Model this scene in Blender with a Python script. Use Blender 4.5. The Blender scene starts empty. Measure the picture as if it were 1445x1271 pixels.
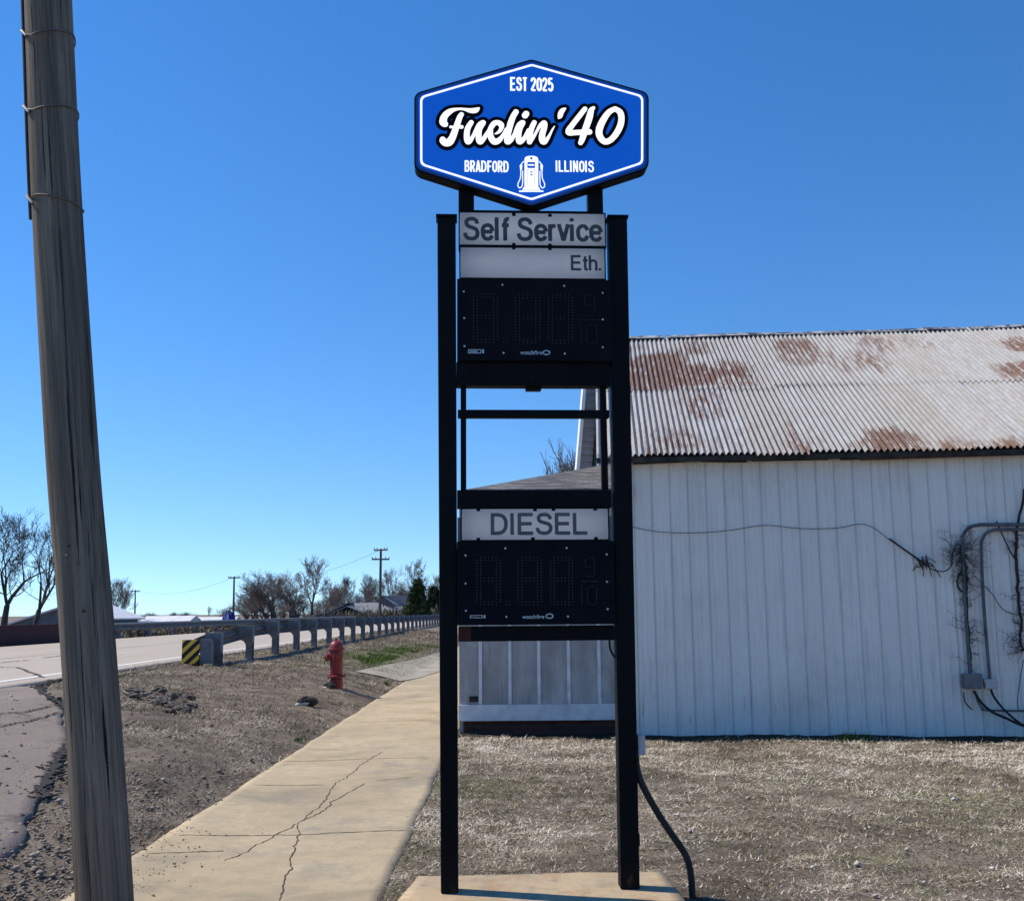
import bpy, math, random
import numpy as np
from mathutils import Vector, Matrix
random.seed(7); RNG = np.random.default_rng(7)
S = bpy.context.scene
COL = S.collection
R = math.radians

# ------------------------------------------------------------------ camera
FPX, HC, PITCH, ROLL = 1450.0, 1.5, R(8.9), 0.008
cf = Vector((0, math.cos(PITCH), math.sin(PITCH)))
cu0 = Vector((0, -math.sin(PITCH), math.cos(PITCH))); cr0 = Vector((1, 0, 0))
cu = cu0 * math.cos(ROLL) + cr0 * math.sin(ROLL)
cr = cr0 * math.cos(ROLL) - cu0 * math.sin(ROLL)
cam = bpy.data.objects.new('camera', bpy.data.cameras.new('camera')); COL.objects.link(cam)
cam.data.sensor_width = 36; cam.data.lens = 36 * FPX / 1445
cam.data.clip_start = 0.05; cam.data.clip_end = 6000
M = Matrix((cr, cu, -cf)).transposed().to_4x4(); M.translation = Vector((0, 0, HC))
cam.matrix_world = M
S.camera = cam

# ------------------------------------------------------------------ sky, sun, exposure
SUN = Vector((-0.80, 0.20, 1.0)).normalized()
EL = math.asin(SUN.z); AZ = math.atan2(SUN.x, SUN.y)
w = bpy.data.worlds.new('World'); S.world = w; w.use_nodes = True
nt = w.node_tree; bg = nt.nodes['Background']
sky = nt.nodes.new('ShaderNodeTexSky'); sky.sky_type = 'NISHITA'; sky.sun_disc = False
sky.sun_elevation = EL; sky.sun_rotation = AZ; sky.altitude = 200
sky.air_density = 1.0; sky.dust_density = 0.0; sky.ozone_density = 3.5
tcw = nt.nodes.new('ShaderNodeTexCoord'); mpw = nt.nodes.new('ShaderNodeMapping'); mpw.inputs['Location'].default_value = (0, 0, .075)
nt.links.new(tcw.outputs['Generated'], mpw.inputs[0]); nt.links.new(mpw.outputs[0], sky.inputs[0])
hs = nt.nodes.new('ShaderNodeHueSaturation'); hs.inputs['Saturation'].default_value = 1.28; hs.inputs['Hue'].default_value = .504; hs.inputs['Value'].default_value = 1.0
nt.links.new(sky.outputs[0], hs.inputs['Color']); nt.links.new(hs.outputs[0], bg.inputs[0]); bg.inputs[1].default_value = 0.138
sd = bpy.data.lights.new('sun', 'SUN'); sd.energy = 4.0; sd.angle = R(0.5); sd.color = (1, .91, .77)
so = bpy.data.objects.new('sun', sd); COL.objects.link(so)
so.rotation_euler = SUN.to_track_quat('Z', 'Y').to_euler()
S.view_settings.view_transform = 'Standard'; S.view_settings.look = 'None'
S.view_settings.exposure = 0.40; S.view_settings.gamma = 1.0

# ------------------------------------------------------------------ layout helpers
def ray(x, y): return cf + cr * ((x - 722.5) / FPX) - cu * ((y - 635.5) / FPX)
CAM = Vector((0, 0, HC))
GX = [-200, -60, -22, -16.6, -15, -8, -7, -5.7, -3.05, -2.42, 500]
GZ = [-.6, -.4, .1, .5, .60, .55, .54, .53, .17, 0, 0]
def gz(x, y=0):
    return np.interp(x, GX, GZ)
def ter(px, py):
    d = ray(px, py); t = 0.5
    if d.z > -1e-4: return CAM + d * (300 / d.y)
    prev = t
    while t < 400:
        P = CAM + d * t
        if P.z <= gz(P.x, P.y):
            a, b = prev, t
            for _ in range(30):
                m = (a + b) / 2; P = CAM + d * m
                if P.z <= gz(P.x): b = m
                else: a = m
            P = CAM + d * b; P.z = float(gz(P.x)); return P
        prev = t; t *= 1.01
    return CAM + d * (300 / d.y)
def dep(px, py, Y):
    d = ray(px, py); return CAM + d * (Y / d.y)
def plane(px, py, P, n):
    d = ray(px, py); return CAM + d * ((P - CAM).dot(n) / d.dot(n))

def vn(x, y, seed=0):
    xi = np.floor(x).astype(np.int64); yi = np.floor(y).astype(np.int64)
    fx = x - xi; fy = y - yi; fx = fx * fx * (3 - 2 * fx); fy = fy * fy * (3 - 2 * fy)
    def h(a, b):
        n = (a * 374761393 + b * 668265263 + seed * 1442695041) & 0x7fffffff
        n = ((n ^ (n >> 13)) * 1274126177) & 0x7fffffff
        return ((n ^ (n >> 16)) & 0xffff) / 65535.0
    return (h(xi, yi) * (1 - fx) + h(xi + 1, yi) * fx) * (1 - fy) + (h(xi, yi + 1) * (1 - fx) + h(xi + 1, yi + 1) * fx) * fy
def fbm(x, y, seed=0, o=4):
    x = np.asarray(x, float); y = np.asarray(y, float); s = 0; a = .5
    for k in range(o):
        s = s + a * vn(x * 2 ** k, y * 2 ** k, seed + k); a *= .5
    return s

# ------------------------------------------------------------------ mesh helpers
class MB:
    def __init__(s): s.v = []; s.f = []; s.fm = []; s.cur = 0
    def poly(s, pts):
        b = len(s.v); s.v += [tuple(p) for p in pts]; s.f.append(tuple(range(b, b + len(pts)))); s.fm.append(s.cur)
    def add(s, vs, fs):
        b = len(s.v); s.v += [tuple(p) for p in vs]
        for f in fs: s.f.append(tuple(b + i for i in f)); s.fm.append(s.cur)
    def box(s, x0, x1, y0, y1, z0, z1):
        s.hexa([(x0, y0, z0), (x1, y0, z0), (x1, y1, z0), (x0, y1, z0)], [(x0, y0, z1), (x1, y0, z1), (x1, y1, z1), (x0, y1, z1)])
    def hexa(s, lo, hi):
        s.add(list(lo) + list(hi), [(3, 2, 1, 0), (4, 5, 6, 7), (0, 1, 5, 4), (1, 2, 6, 5), (2, 3, 7, 6), (3, 0, 4, 7)])
    def prism(s, poly, d0, d1, fr=lambda a, b, c: (a, c, b)):
        n = len(poly)
        vs = [fr(a, b, d0) for a, b in poly] + [fr(a, b, d1) for a, b in poly]
        s.add(vs, [tuple(range(n)), tuple(range(2 * n - 1, n - 1, -1))] + [(i + n, (i + 1) % n + n, (i + 1) % n, i) for i in range(n)])
    def tube(s, path, rad, n=8, cap=True):
        path = [Vector(p) for p in path]; m = len(path)
        if not isinstance(rad, (list, tuple)): rad = [rad] * m
        b = len(s.v); T0 = (path[1] - path[0]).normalized()
        a = T0.orthogonal().normalized()
        for i, p in enumerate(path):
            t = (path[min(i + 1, m - 1)] - path[max(i - 1, 0)])
            t = t.normalized() if t.length > 1e-9 else T0
            a = (a - t * a.dot(t)); a = a.normalized() if a.length > 1e-6 else t.orthogonal().normalized()
            c = t.cross(a)
            for k in range(n):
                an = 2 * math.pi * k / n
                q = p + (a * math.cos(an) + c * math.sin(an)) * rad[i]; s.v.append((q.x, q.y, q.z))
        for i in range(m - 1):
            for k in range(n):
                k2 = (k + 1) % n
                s.f.append((b + i * n + k, b + i * n + k2, b + (i + 1) * n + k2, b + (i + 1) * n + k)); s.fm.append(s.cur)
        if cap:
            s.f.append(tuple(b + k for k in range(n - 1, -1, -1))); s.f.append(tuple(b + (m - 1) * n + k for k in range(n))); s.fm += [s.cur] * 2
    def lathe(s, prof, n=24, c=(0, 0, 0), ax=(0, 0, 1)):
        ax = Vector(ax).normalized(); a = ax.orthogonal().normalized(); d = ax.cross(a); c = Vector(c); b = len(s.v)
        for r, h in prof:
            for k in range(n):
                an = 2 * math.pi * k / n; q = c + ax * h + (a * math.cos(an) + d * math.sin(an)) * r; s.v.append(tuple(q))
        for i in range(len(prof) - 1):
            for k in range(n):
                k2 = (k + 1) % n; s.f.append((b + i * n + k, b + i * n + k2, b + (i + 1) * n + k2, b + (i + 1) * n + k)); s.fm.append(s.cur)
        s.f.append(tuple(b + k for k in range(n - 1, -1, -1))); s.f.append(tuple(b + (len(prof) - 1) * n + k for k in range(n))); s.fm += [s.cur] * 2
    def build(s, name, mat, parent=None, smooth=False, bevel=0):
        me = bpy.data.meshes.new(name); me.from_pydata(s.v, [], s.f)
        mats = mat if isinstance(mat, (list, tuple)) else [mat]
        for m in mats: me.materials.append(m)
        if len(mats) > 1: me.polygons.foreach_set('material_index', s.fm)
        if smooth:
            me.polygons.foreach_set('use_smooth', [True] * len(me.polygons))
            try: me.set_sharp_from_angle(angle=R(40))
            except Exception: pass
        me.update()
        o = bpy.data.objects.new(name, me); COL.objects.link(o)
        if parent: o.parent = parent
        if bevel:
            bm = o.modifiers.new('bevel', 'BEVEL'); bm.width = bevel; bm.segments = 2; bm.limit_method = 'ANGLE'; bm.angle_limit = R(40)
        return o
def grid_obj(name, X, Y, Z, mat, parent=None, smooth=True, skirt=0, attrs=None):
    n, m = X.shape
    v = np.stack([X, Y, Z], -1).reshape(-1, 3)
    idx = np.arange(n * m).reshape(n, m)
    q = np.stack([idx[:-1, :-1], idx[:-1, 1:], idx[1:, 1:], idx[1:, :-1]], -1).reshape(-1, 4)
    if skirt:
        bd = np.concatenate([idx[0, :], idx[1:, -1], idx[-1, -2::-1], idx[-2:0:-1, 0]])
        sv = v[bd].copy(); sv[:, 2] -= skirt
        off = len(v); k = len(bd); v = np.concatenate([v, sv]); i = np.arange(k); j = (i + 1) % k
        q = np.concatenate([q, np.stack([bd[j], bd[i], off + i, off + j], -1)])
    return np_obj(name, v, q, mat, parent, smooth, attrs)
def np_obj(name, v, q, mat, parent=None, smooth=False, attrs=None):
    me = bpy.data.meshes.new(name); k = q.shape[1]
    me.vertices.add(len(v)); me.vertices.foreach_set('co', np.asarray(v, np.float32).ravel())
    me.loops.add(q.size); me.loops.foreach_set('vertex_index', q.astype(np.int32).ravel())
    me.polygons.add(len(q)); me.polygons.foreach_set('loop_start', np.arange(0, q.size, k, dtype=np.int32))
    me.update(calc_edges=True); me.validate()
    if smooth: me.polygons.foreach_set('use_smooth', np.ones(len(me.polygons), bool))
    if attrs:
        for an, arr in attrs.items():
            a = me.attributes.new(an, 'FLOAT', 'POINT'); arr = np.asarray(arr, np.float32).ravel()
            if len(arr) < len(v): arr = np.concatenate([arr, np.zeros(len(v) - len(arr), np.float32)])
            a.data.foreach_set('value', arr)
    for m_ in (mat if isinstance(mat, (list, tuple)) else [mat]): me.materials.append(m_)
    o = bpy.data.objects.new(name, me); COL.objects.link(o)
    if parent: o.parent = parent
    return o
def tag(o, label, cat, group=None, kind=None):
    o['label'] = label; o['category'] = cat
    if group: o['group'] = group
    if kind: o['kind'] = kind
    return o
def struct(o): o['kind'] = 'structure'; return o
def empty(name, loc=(0, 0, 0), rz=0):
    o = bpy.data.objects.new(name, None); COL.objects.link(o); o.location = loc; o.rotation_euler = (0, 0, rz); o.empty_display_size = .1
    return o
def copy_tree(o, parent=None):
    c = o.copy(); COL.objects.link(c); c.parent = parent
    for ch in list(o.children): copy_tree(ch, c)
    return c

# ------------------------------------------------------------------ materials
class NT:
    def __init__(s, name):
        s.m = bpy.data.materials.new(name); s.m.use_nodes = True; s.t = s.m.node_tree; s.b = s.t.nodes['Principled BSDF']
        s.tc = s.t.nodes.new('ShaderNodeTexCoord')
    def n(s, ty, **kw):
        x = s.t.nodes.new('ShaderNode' + ty)
        for k, v in kw.items(): setattr(x, k, v)
        return x
    def L(s, a, b): s.t.links.new(a, b)
    def vec(s, scale=(1, 1, 1), rot=(0, 0, 0)):
        mp = s.n('Mapping'); mp.inputs['Scale'].default_value = scale; mp.inputs['Rotation'].default_value = rot
        s.L(s.tc.outputs['Object'], mp.inputs['Vector']); return mp.outputs[0]
    def noise(s, scale, detail=6, rough=.6, st=(1, 1, 1), rot=(0, 0, 0), dist=0):
        x = s.n('TexNoise'); x.inputs['Scale'].default_value = scale; x.inputs['Detail'].default_value = detail
        x.inputs['Roughness'].default_value = rough; x.inputs['Distortion'].default_value = dist
        s.L(s.vec(st, rot), x.inputs['Vector']); return x.outputs['Fac']
    def voro(s, scale, feat='F1', st=(1, 1, 1)):
        x = s.n('TexVoronoi', feature=feat); x.inputs['Scale'].default_value = scale; s.L(s.vec(st), x.inputs['Vector']); return x
    def ramp(s, fac, stops):
        x = s.n('ValToRGB'); e = x.color_ramp.elements
        while len(e) < len(stops): e.new(.5)
        for i, (p, c) in enumerate(stops):
            e[i].position = p; e[i].color = (c, c, c, 1) if isinstance(c, (int, float)) else (*c, 1)
        s.L(fac, x.inputs[0]); return x.outputs[0]
    def mix(s, fac, a, b, ty='MIX'):
        x = s.n('MixRGB', blend_type=ty)
        for i, q in zip((0, 1, 2), (fac, a, b)):
            if isinstance(q, (int, float)): x.inputs[i].default_value = q if i == 0 else (q, q, q, 1)
            elif isinstance(q, tuple): x.inputs[i].default_value = (*q, 1)
            else: s.L(q, x.inputs[i])
        return x.outputs[0]
    def math(s, op, a, b=0):
        x = s.n('Math', operation=op)
        for i, q in ((0, a), (1, b)):
            if isinstance(q, (int, float)): x.inputs[i].default_value = q
            else: s.L(q, x.inputs[i])
        return x.outputs[0]
    def attr(s, name):
        x = s.n('Attribute', attribute_name=name); return x.outputs['Fac']
    def bump(s, h, st=.3, d=.01):
        x = s.n('Bump'); x.inputs['Strength'].default_value = st; x.inputs['Distance'].default_value = d
        s.L(h, x.inputs['Height']); s.L(x.outputs[0], s.b.inputs['Normal'])
    def out(s, c, rough=.8, metal=0, spec=.3):
        if isinstance(c, tuple): s.b.inputs['Base Color'].default_value = (*c, 1)
        else: s.L(c, s.b.inputs['Base Color'])
        if isinstance(rough, (int, float)): s.b.inputs['Roughness'].default_value = rough
        else: s.L(rough, s.b.inputs['Roughness'])
        s.b.inputs['Metallic'].default_value = metal; s.b.inputs['Specular IOR Level'].default_value = spec
        return s.m
def simple(name, c1, c2, scale=8, rough=.7, metal=0, bump=.15, st=(1, 1, 1), lo=.35, hi=.65, bd=.004, spec=.3):
    t = NT(name); f = t.noise(scale, 8, .65, st); c = t.ramp(f, [(lo, c1), (hi, c2)])
    if bump: t.bump(t.noise(scale * 3, 6, .6, st), bump, bd)
    return t.out(c, rough, metal, spec)

t = NT('verge soil')
a = t.noise(1.1, 8, .7); b = t.noise(30, 8, .75); c = t.mix(t.ramp(a, [(.36, 0), (.62, 1)]), (.15, .12, .092), (.38, .315, .245)); c = t.mix(t.ramp(t.noise(2.6, 9, .75, (1, .5, 1)), [(.52, 0), (.62, .6)]), c, (.10, .082, .065))
c = t.mix(t.ramp(b, [(.38, 0), (.62, 1)]), t.mix(.5, c, (.05, .04, .03)), c)
c = t.mix(t.ramp(t.noise(90, 4, .7), [(.6, 0), (.72, .8)]), c, (.42, .37, .30))
c = t.mix(t.attr('wall_shade'), c, t.mix(b, (.022, .018, .012), (.075, .065, .045)))  # near-black soil colour paints in the eave's shade along the wall foot
t.bump(t.noise(45, 10, .8), .9, .03); m_soil = t.out(c, .95, 0, .1)

t = NT('asphalt apron')
a = t.noise(.9, 8, .65); c = t.mix(a, (.265, .22, .188), (.41, .345, .295))
sp = t.voro(120).outputs['Color']; c = t.mix(.45, c, t.mix(1, c, sp, 'MULTIPLY')); c = t.mix(t.ramp(t.noise(160, 3, .7), [(.58, 0), (.68, .8)]), c, (.48, .43, .38))
c = t.mix(t.ramp(t.noise(3.2, 9, .75), [(.56, 0), (.68, .75)]), c, (.09, .075, .065))
t.bump(t.noise(110, 5, .8), .8, .012); m_apron = t.out(c, .95, 0, .1)

t = NT('road surface')
a = t.noise(.35, 8, .6, (3, .4, 1)); c = t.mix(a, (.37, .32, .26), (.50, .44, .37))
c = t.mix(t.ramp(t.noise(140, 3, .7), [(.45, 0), (.7, .3)]), c, (.2, .18, .16)); t.bump(t.noise(120, 3, .7), .4, .006); m_road = t.out(c, .9, 0, .15)

t = NT('sidewalk concrete')
a = t.noise(.8, 9, .62, dist=.4); c = t.ramp(a, [(.32, (.26, .22, .155)), (.45, (.42, .34, .22)), (.68, (.53, .43, .285))])
c = t.mix(t.ramp(t.noise(7, 10, .8), [(.45, .0), (.68, .55)]), c, (.28, .23, .16)); c = t.mix(t.ramp(t.noise(3.1, 10, .75, dist=.6), [(.58, 0), (.66, .35)]), c, (.50, .46, .37))
c = t.mix(t.ramp(t.noise(1.3, 10, .72), [(.53, 0), (.66, .75)]), c, (.27, .245, .20))
c = t.mix(t.ramp(t.noise(60, 8, .8), [(.3, .35), (.6, 0)]), c, (.2, .16, .11))
c = t.mix(t.ramp(t.voro(9).outputs['Distance'], [(.035, .8), (.05, 0)]), c, (.09, .07, .05))
t.bump(t.noise(70, 10, .75), .35, .008); m_walk = t.out(c, .9, 0, .15)
t = NT('path concrete'); a = t.noise(.9, 9, .6); c = t.ramp(a, [(.3, (.27, .235, .18)), (.65, (.40, .36, .28))]); t.bump(t.noise(50, 8, .7), .3, .006); m_walk2 = t.out(c, .9, 0, .15)
t = NT('pad concrete'); a = t.noise(2.4, 9, .65, dist=.3); c = t.ramp(a, [(.3, (.26, .22, .17)), (.48, (.42, .33, .22)), (.7, (.50, .38, .23))])
c = t.mix(t.ramp(t.noise(5, 8, .7), [(.50, 0), (.68, .7)]), c, (.34, .19, .09)); c = t.mix(t.ramp(t.noise(8, 10, .75), [(.52, 0), (.66, .7)]), c, (.22, .19, .15)); t.bump(t.noise(60, 10, .75), .5, .008); m_pad = t.out(c, .9, 0, .15)
m_crack = simple('crack fill', (.035, .028, .02), (.10, .08, .055), 40, .95)
m_tar = simple('crumbled tar', (.02, .018, .017), (.06, .052, .047), 30, .9, bump=.8, bd=.02)
m_white = simple('road paint', (.62, .60, .56), (.80, .79, .75), 25, .8)
m_yel = simple('faded yellow paint', (.45, .36, .24), (.55, .43, .26), 6, .8)

def tone_mat(name, stops):
    t = NT(name); c = t.ramp(t.attr('tone'), stops); m = t.out(c, .85, 0, .15); return m
m_lawn = tone_mat('dry grass', [(0, (.08, .062, .042)), (.25, (.23, .185, .13)), (.55, (.45, .375, .275)), (.8, (.64, .55, .42)), (.9, (.84, .77, .66)), (.93, (.13, .15, .05)), (1, (.20, .23, .08))])
m_vgr = tone_mat('dead verge grass', [(0, (.06, .047, .033)), (.4, (.20, .163, .12)), (.75, (.36, .30, .225)), (.9, (.58, .52, .43)), (.93, (.11, .15, .035)), (1, (.19, .25, .06))])
m_stone = tone_mat('stones', [(0, (.08, .068, .058)), (.5, (.24, .205, .175)), (.85, (.42, .37, .32)), (1, (.68, .63, .57))])

m_black = simple('black sign paint', (.006, .007, .010), (.014, .015, .019), 5, .5, 0, .08, (1, 1, .3), spec=.10)
m_blackled = simple('matt black panel', (.004, .005, .009), (.007, .008, .012), 6, .6, 0, .02, spec=.06)
m_dot = simple('unlit diode', (.030, .032, .034), (.055, .055, .05), 40, .4, 0, 0)
m_steel = simple('bare steel', (.42, .42, .42), (.62, .62, .61), 30, .4, .6, .1)
m_zinc = simple('galvanised steel', (.10, .108, .118), (.19, .197, .205), 5, .6, .15, .1, spec=.2)
m_grit = simple('grey printing', (.085, .087, .092), (.12, .122, .127), 12, .6, 0, .03)
m_grit2 = simple('dark grey printing', (.05, .055, .062), (.075, .08, .085), 12, .6, 0, .03)
t = NT('black sign paint'); f = t.noise(4, 9, .7, (1, 1, .4)); c = t.ramp(f, [(.4, (.004, .0045, .006)), (.62, (.008, .0085, .010)), (.75, (.018, .018, .020))])
sz = t.n('SeparateXYZ'); t.L(t.tc.outputs['Object'], sz.inputs[0]); ft = t.ramp(sz.outputs['Z'], [(.05, .13), (.25, 0)])
c = t.mix(t.ramp(t.math('ADD', t.noise(13, 8, .75, (1, 1, .5)), ft), [(.66, 0), (.76, .85)]), c, (.075, .030, .016)); t.bump(t.noise(30, 6, .7), .15, .003); m_black = t.out(c, t.ramp(f, [(.3, .45), (.7, .65)]), 0, .07)
def panel_mat(name, c1, c2, tr=.25):
    t = NT(name); f = t.noise(2.2, 7, .6); c = t.ramp(f, [(.3, c1), (.7, c2)])
    c = t.mix(t.ramp(t.noise(14, 8, .75, (1, 1, .35)), [(.58, 0), (.8, .22)]), c, (.25, .22, .18))
    m = t.out(c, .35, 0, .3)
    ts = t.n('BsdfTranslucent'); t.L(c, ts.inputs[0]); mx = t.n('MixShader'); mx.inputs[0].default_value = tr
    t.L(t.b.outputs[0], mx.inputs[1]); t.L(ts.outputs[0], mx.inputs[2]); t.L(mx.outputs[0], t.t.nodes['Material Output'].inputs[0])
    return m
m_panel = panel_mat('white acrylic panel', (.82, .82, .82), (.88, .88, .87), .8)
def glow(name, c, e):
    t = NT(name); t.out(c, .35, 0, .3); t.b.inputs['Emission Color'].default_value = (*c, 1); t.b.inputs['Emission Strength'].default_value = e; return t.m  # emission added to brighten the hexagon's shaded front, no light source inside
m_hb = glow('added glow blue face', (.003, .080, .45), .50)
m_hb2 = glow('added glow mid blue band', (.004, .055, .32), .42)
m_hb3 = glow('added glow navy band', (.004, .02, .10), .6)
m_hw = glow('added glow white', (.86, .86, .87), .80)
m_hk = simple('black lettering outline', (.003, .003, .004), (.006, .006, .007), 6, .6, 0, 0, spec=.05)

t = NT('weathered pole wood')
g = t.noise(9, 10, .7, (1, 1, .06)); g2 = t.noise(48, 10, .75, (1, 1, .02)); big = t.noise(1.4, 5, .6, (1, 1, .5))
c = t.ramp(g, [(.3, (.105, .081, .060)), (.5, (.215, .172, .130)), (.7, (.34, .28, .215))])
c = t.mix(t.ramp(big, [(.4, 0), (.65, .5)]), c, (.165, .145, .12)); cr_ = t.ramp(t.noise(55, 5, .6, (1, 1, .012)), [(.36, 1), (.385, 0)])
c = t.mix(cr_, c, (.014, .012, .010)); c = t.mix(t.ramp(g2, [(.36, .8), (.56, 0)]), c, (.06, .055, .05))
t.bump(t.mix(.5, g2, t.mix(1, g, t.ramp(cr_, [(0, 1.0), (1, 0.0)]), 'MULTIPLY')), 1.0, .02); m_pole = t.out(c, .9, 0, .1)
m_wood = simple('distant pole wood', (.05, .042, .036), (.10, .085, .07), 6, .9)
m_bark = simple('bark', (.055, .046, .040), (.12, .10, .088), 9, .9)
m_bark2 = simple('grey twig bark', (.125, .10, .086), (.23, .19, .165), 5, .9)
m_bark3 = simple('dark twig bark', (.035, .03, .028), (.08, .068, .06), 6, .9)
m_pine = tone_mat('evergreen needles', [(0, (.010, .018, .008)), (.6, (.028, .045, .018)), (1, (.06, .08, .03))])
m_hay = tone_mat('brush', [(0, (.04, .036, .028)), (.6, (.12, .10, .08)), (1, (.24, .22, .17))])
m_green = tone_mat('green weeds', [(0, (.03, .06, .01)), (.6, (.08, .14, .025)), (1, (.16, .22, .05))])

t = NT('hydrant red paint'); f = t.noise(6, 7, .65); c = t.ramp(f, [(.3, (.14, .011, .013)), (.7, (.24, .022, .024))]); c = t.mix(t.ramp(t.noise(26, 8, .8), [(.6, 0), (.72, .7)]), c, (.12, .03, .02)); t.bump(t.noise(30, 5, .7), .25, .004); m_red = t.out(c, .45, 0, .4)
m_redp = simple('faded red paint', (.40, .07, .06), (.5, .13, .11), 10, .5)

t = NT('rusty roof sheet')
ru = t.attr('rust'); n1 = t.noise(5, 9, .72); n2 = t.noise(22, 8, .75, (1, .35, 1)); sh = t.attr('tone')
n3 = t.noise(3.2, 10, .78, (8, .7, .7), dist=.3)
base = t.mix(n1, (.24, .235, .225), (.43, .425, .41)); base = t.mix(sh, base, t.mix(.5, base, (.42, .46, .52)))
base = t.mix(t.ramp(n3, [(.46, 0), (.62, .65)]), base, (.25, .215, .18)); base = t.mix(t.ramp(n2, [(.40, .45), (.55, 0)]), base, (.26, .21, .17))
rf = t.ramp(t.math('MULTIPLY', t.ramp(ru, [(.06, 0), (.62, 1)]), t.math('ADD', t.ramp(n3, [(.36, 0.0), (.60, 1)]), t.ramp(n2, [(.45, 0), (.65, .45)]))), [(.24, 0), (.52, .95)])
rc = t.ramp(n2, [(.3, (.065, .030, .02)), (.55, (.14, .066, .040)), (.75, (.24, .15, .10))])
c = t.mix(rf, base, rc); t.bump(n2, .15, .004); m_roof = t.out(c, .62, .12, .3)
m_cap = simple('weathered ridge metal', (.05, .06, .075), (.45, .46, .48), 6, .6, .2, .2, lo=.42, hi=.62)

t = NT('dirty white siding')
f = t.noise(1.2, 7, .6, (1, 1, .4)); c = t.mix(f, (.70, .645, .575), (.85, .795, .725))
st_ = t.noise(16, 8, .7, (1, 1, .05)); c = t.mix(t.ramp(st_, [(.52, 0), (.74, .55)]), c, (.40, .36, .31)); c = t.mix(t.ramp(t.noise(.8, 9, .7), [(.5, 0), (.7, .35)]), c, (.46, .42, .37))
zz = t.n('SeparateXYZ'); t.L(t.tc.outputs['Object'], zz.inputs[0]); lowm = t.ramp(t.math('MULTIPLY', zz.outputs['Z'], .28), [(0, 1), (.55, .0)])
lf = t.ramp(t.noise(34, 6, .7, (1, 1, .06)), [(.60, 0), (.70, 1)]); c = t.mix(t.math('MULTIPLY', lf, t.math('MULTIPLY', lowm, .85)), c, (.07, .06, .055))
t.bump(t.noise(8, 5, .6, (1, 1, .2)), .1, .006); m_siding = t.out(c, .55, 0, .3)
t = NT('weathered board'); f = t.noise(3, 8, .65, (1, 1, .35)); c = t.ramp(f, [(.3, (.25, .23, .21)), (.5, (.36, .335, .31)), (.72, (.54, .51, .475))]); c = t.mix(t.ramp(t.noise(18, 8, .75, (1, 1, .08)), [(.54, 0), (.75, .6)]), c, (.14, .13, .125)); t.bump(t.noise(40, 7, .7, (1, 1, .06)), .4, .005); m_board = t.out(c, .8, 0, .2)
m_trim = simple('white trim paint', (.52, .51, .49), (.74, .73, .71), 4, .6, 0, .15)
m_trimw = simple('clean white trim', (.74, .74, .74), (.80, .80, .80), 4, .6, 0, .1)
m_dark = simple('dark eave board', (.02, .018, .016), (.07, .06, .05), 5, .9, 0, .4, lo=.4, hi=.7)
m_rustb = simple('rusty board', (.045, .018, .014), (.12, .045, .03), 5, .85, 0, .4)
t = NT('old brick'); br = t.n('TexBrick'); br.inputs['Scale'].default_value = 1.0; br.inputs['Brick Width'].default_value = .22; br.inputs['Row Height'].default_value = .075; br.inputs['Mortar Size'].default_value = .006
br.inputs['Color1'].default_value = (.10, .035, .026, 1); br.inputs['Color2'].default_value = (.065, .025, .02, 1); br.inputs['Mortar'].default_value = (.07, .06, .055, 1)
mp = t.n('Mapping'); mp.inputs['Rotation'].default_value = (R(90), 0, 0); t.L(t.tc.outputs['Object'], mp.inputs[0]); t.L(mp.outputs[0], br.inputs['Vector']); m_brick = t.out(t.mix(.4, br.outputs[0], t.noise(9, 6, .7), 'MULTIPLY'), .9)
t = NT('asphalt shingles'); f = t.noise(5, 9, .75, (.5, 1.6, 1)); c = t.ramp(f, [(.33, (.05, .05, .053)), (.5, (.16, .16, .165)), (.66, (.36, .36, .37))])
c = t.mix(t.ramp(t.voro(16, st=(1, 2.2, 1)).outputs['Distance'], [(.1, 0), (.5, .5)]), c, (.05, .05, .052)); t.bump(f, .6, .02); m_shingle = t.out(c, .9, 0, .15)
m_greyroof = simple('grey house roof', (.15, .155, .17), (.23, .235, .25), 2, .8)
m_bluewall = simple('blue grey wall', (.10, .115, .14), (.15, .165, .19), 2, .8)
m_brown = simple('dark brown gable', (.012, .010, .010), (.03, .024, .022), 2, .9)
m_paleroof = simple('pale metal roof', (.55, .56, .58), (.72, .73, .74), 1.2, .6)
m_maroon = simple('dark maroon wall', (.030, .006, .012), (.05, .012, .018), 2, .75)
m_blue = simple('blue tarpaulin', (.012, .03, .16), (.03, .07, .28), 2, .6)
m_pvc = simple('grey conduit', (.10, .105, .11), (.17, .175, .18), 8, .6)
m_cond = simple('dull metal conduit', (.08, .085, .09), (.14, .145, .15), 8, .6, .2)
m_rubber = simple('black cable', (.010, .010, .011), (.022, .022, .023), 20, .6)
m_lightbox = simple('light grey box', (.36, .36, .36), (.48, .48, .47), 9, .6)
m_vine = simple('dead vine', (.022, .017, .014), (.06, .048, .04), 30, .95)
t = NT('hazard stripes'); sx = t.n('SeparateXYZ'); t.L(t.tc.outputs['Object'], sx.inputs[0])
k = t.math('FRACT', t.math('MULTIPLY', t.math('SUBTRACT', t.math('MULTIPLY', sx.outputs['X'], .95), sx.outputs['Z']), 5.0)); c = t.ramp(k, [(.47, (.78, .48, .05)), (.49, (.012, .010, .010))]); m_haz = t.out(c, .5)
m_conc = simple('pale broken concrete', (.42, .40, .36), (.60, .58, .54), 12, .9, 0, .5)
m_clod = simple('dark clod', (.05, .042, .034), (.24, .20, .16), 14, .95, 0, .9, bd=.02)

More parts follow.
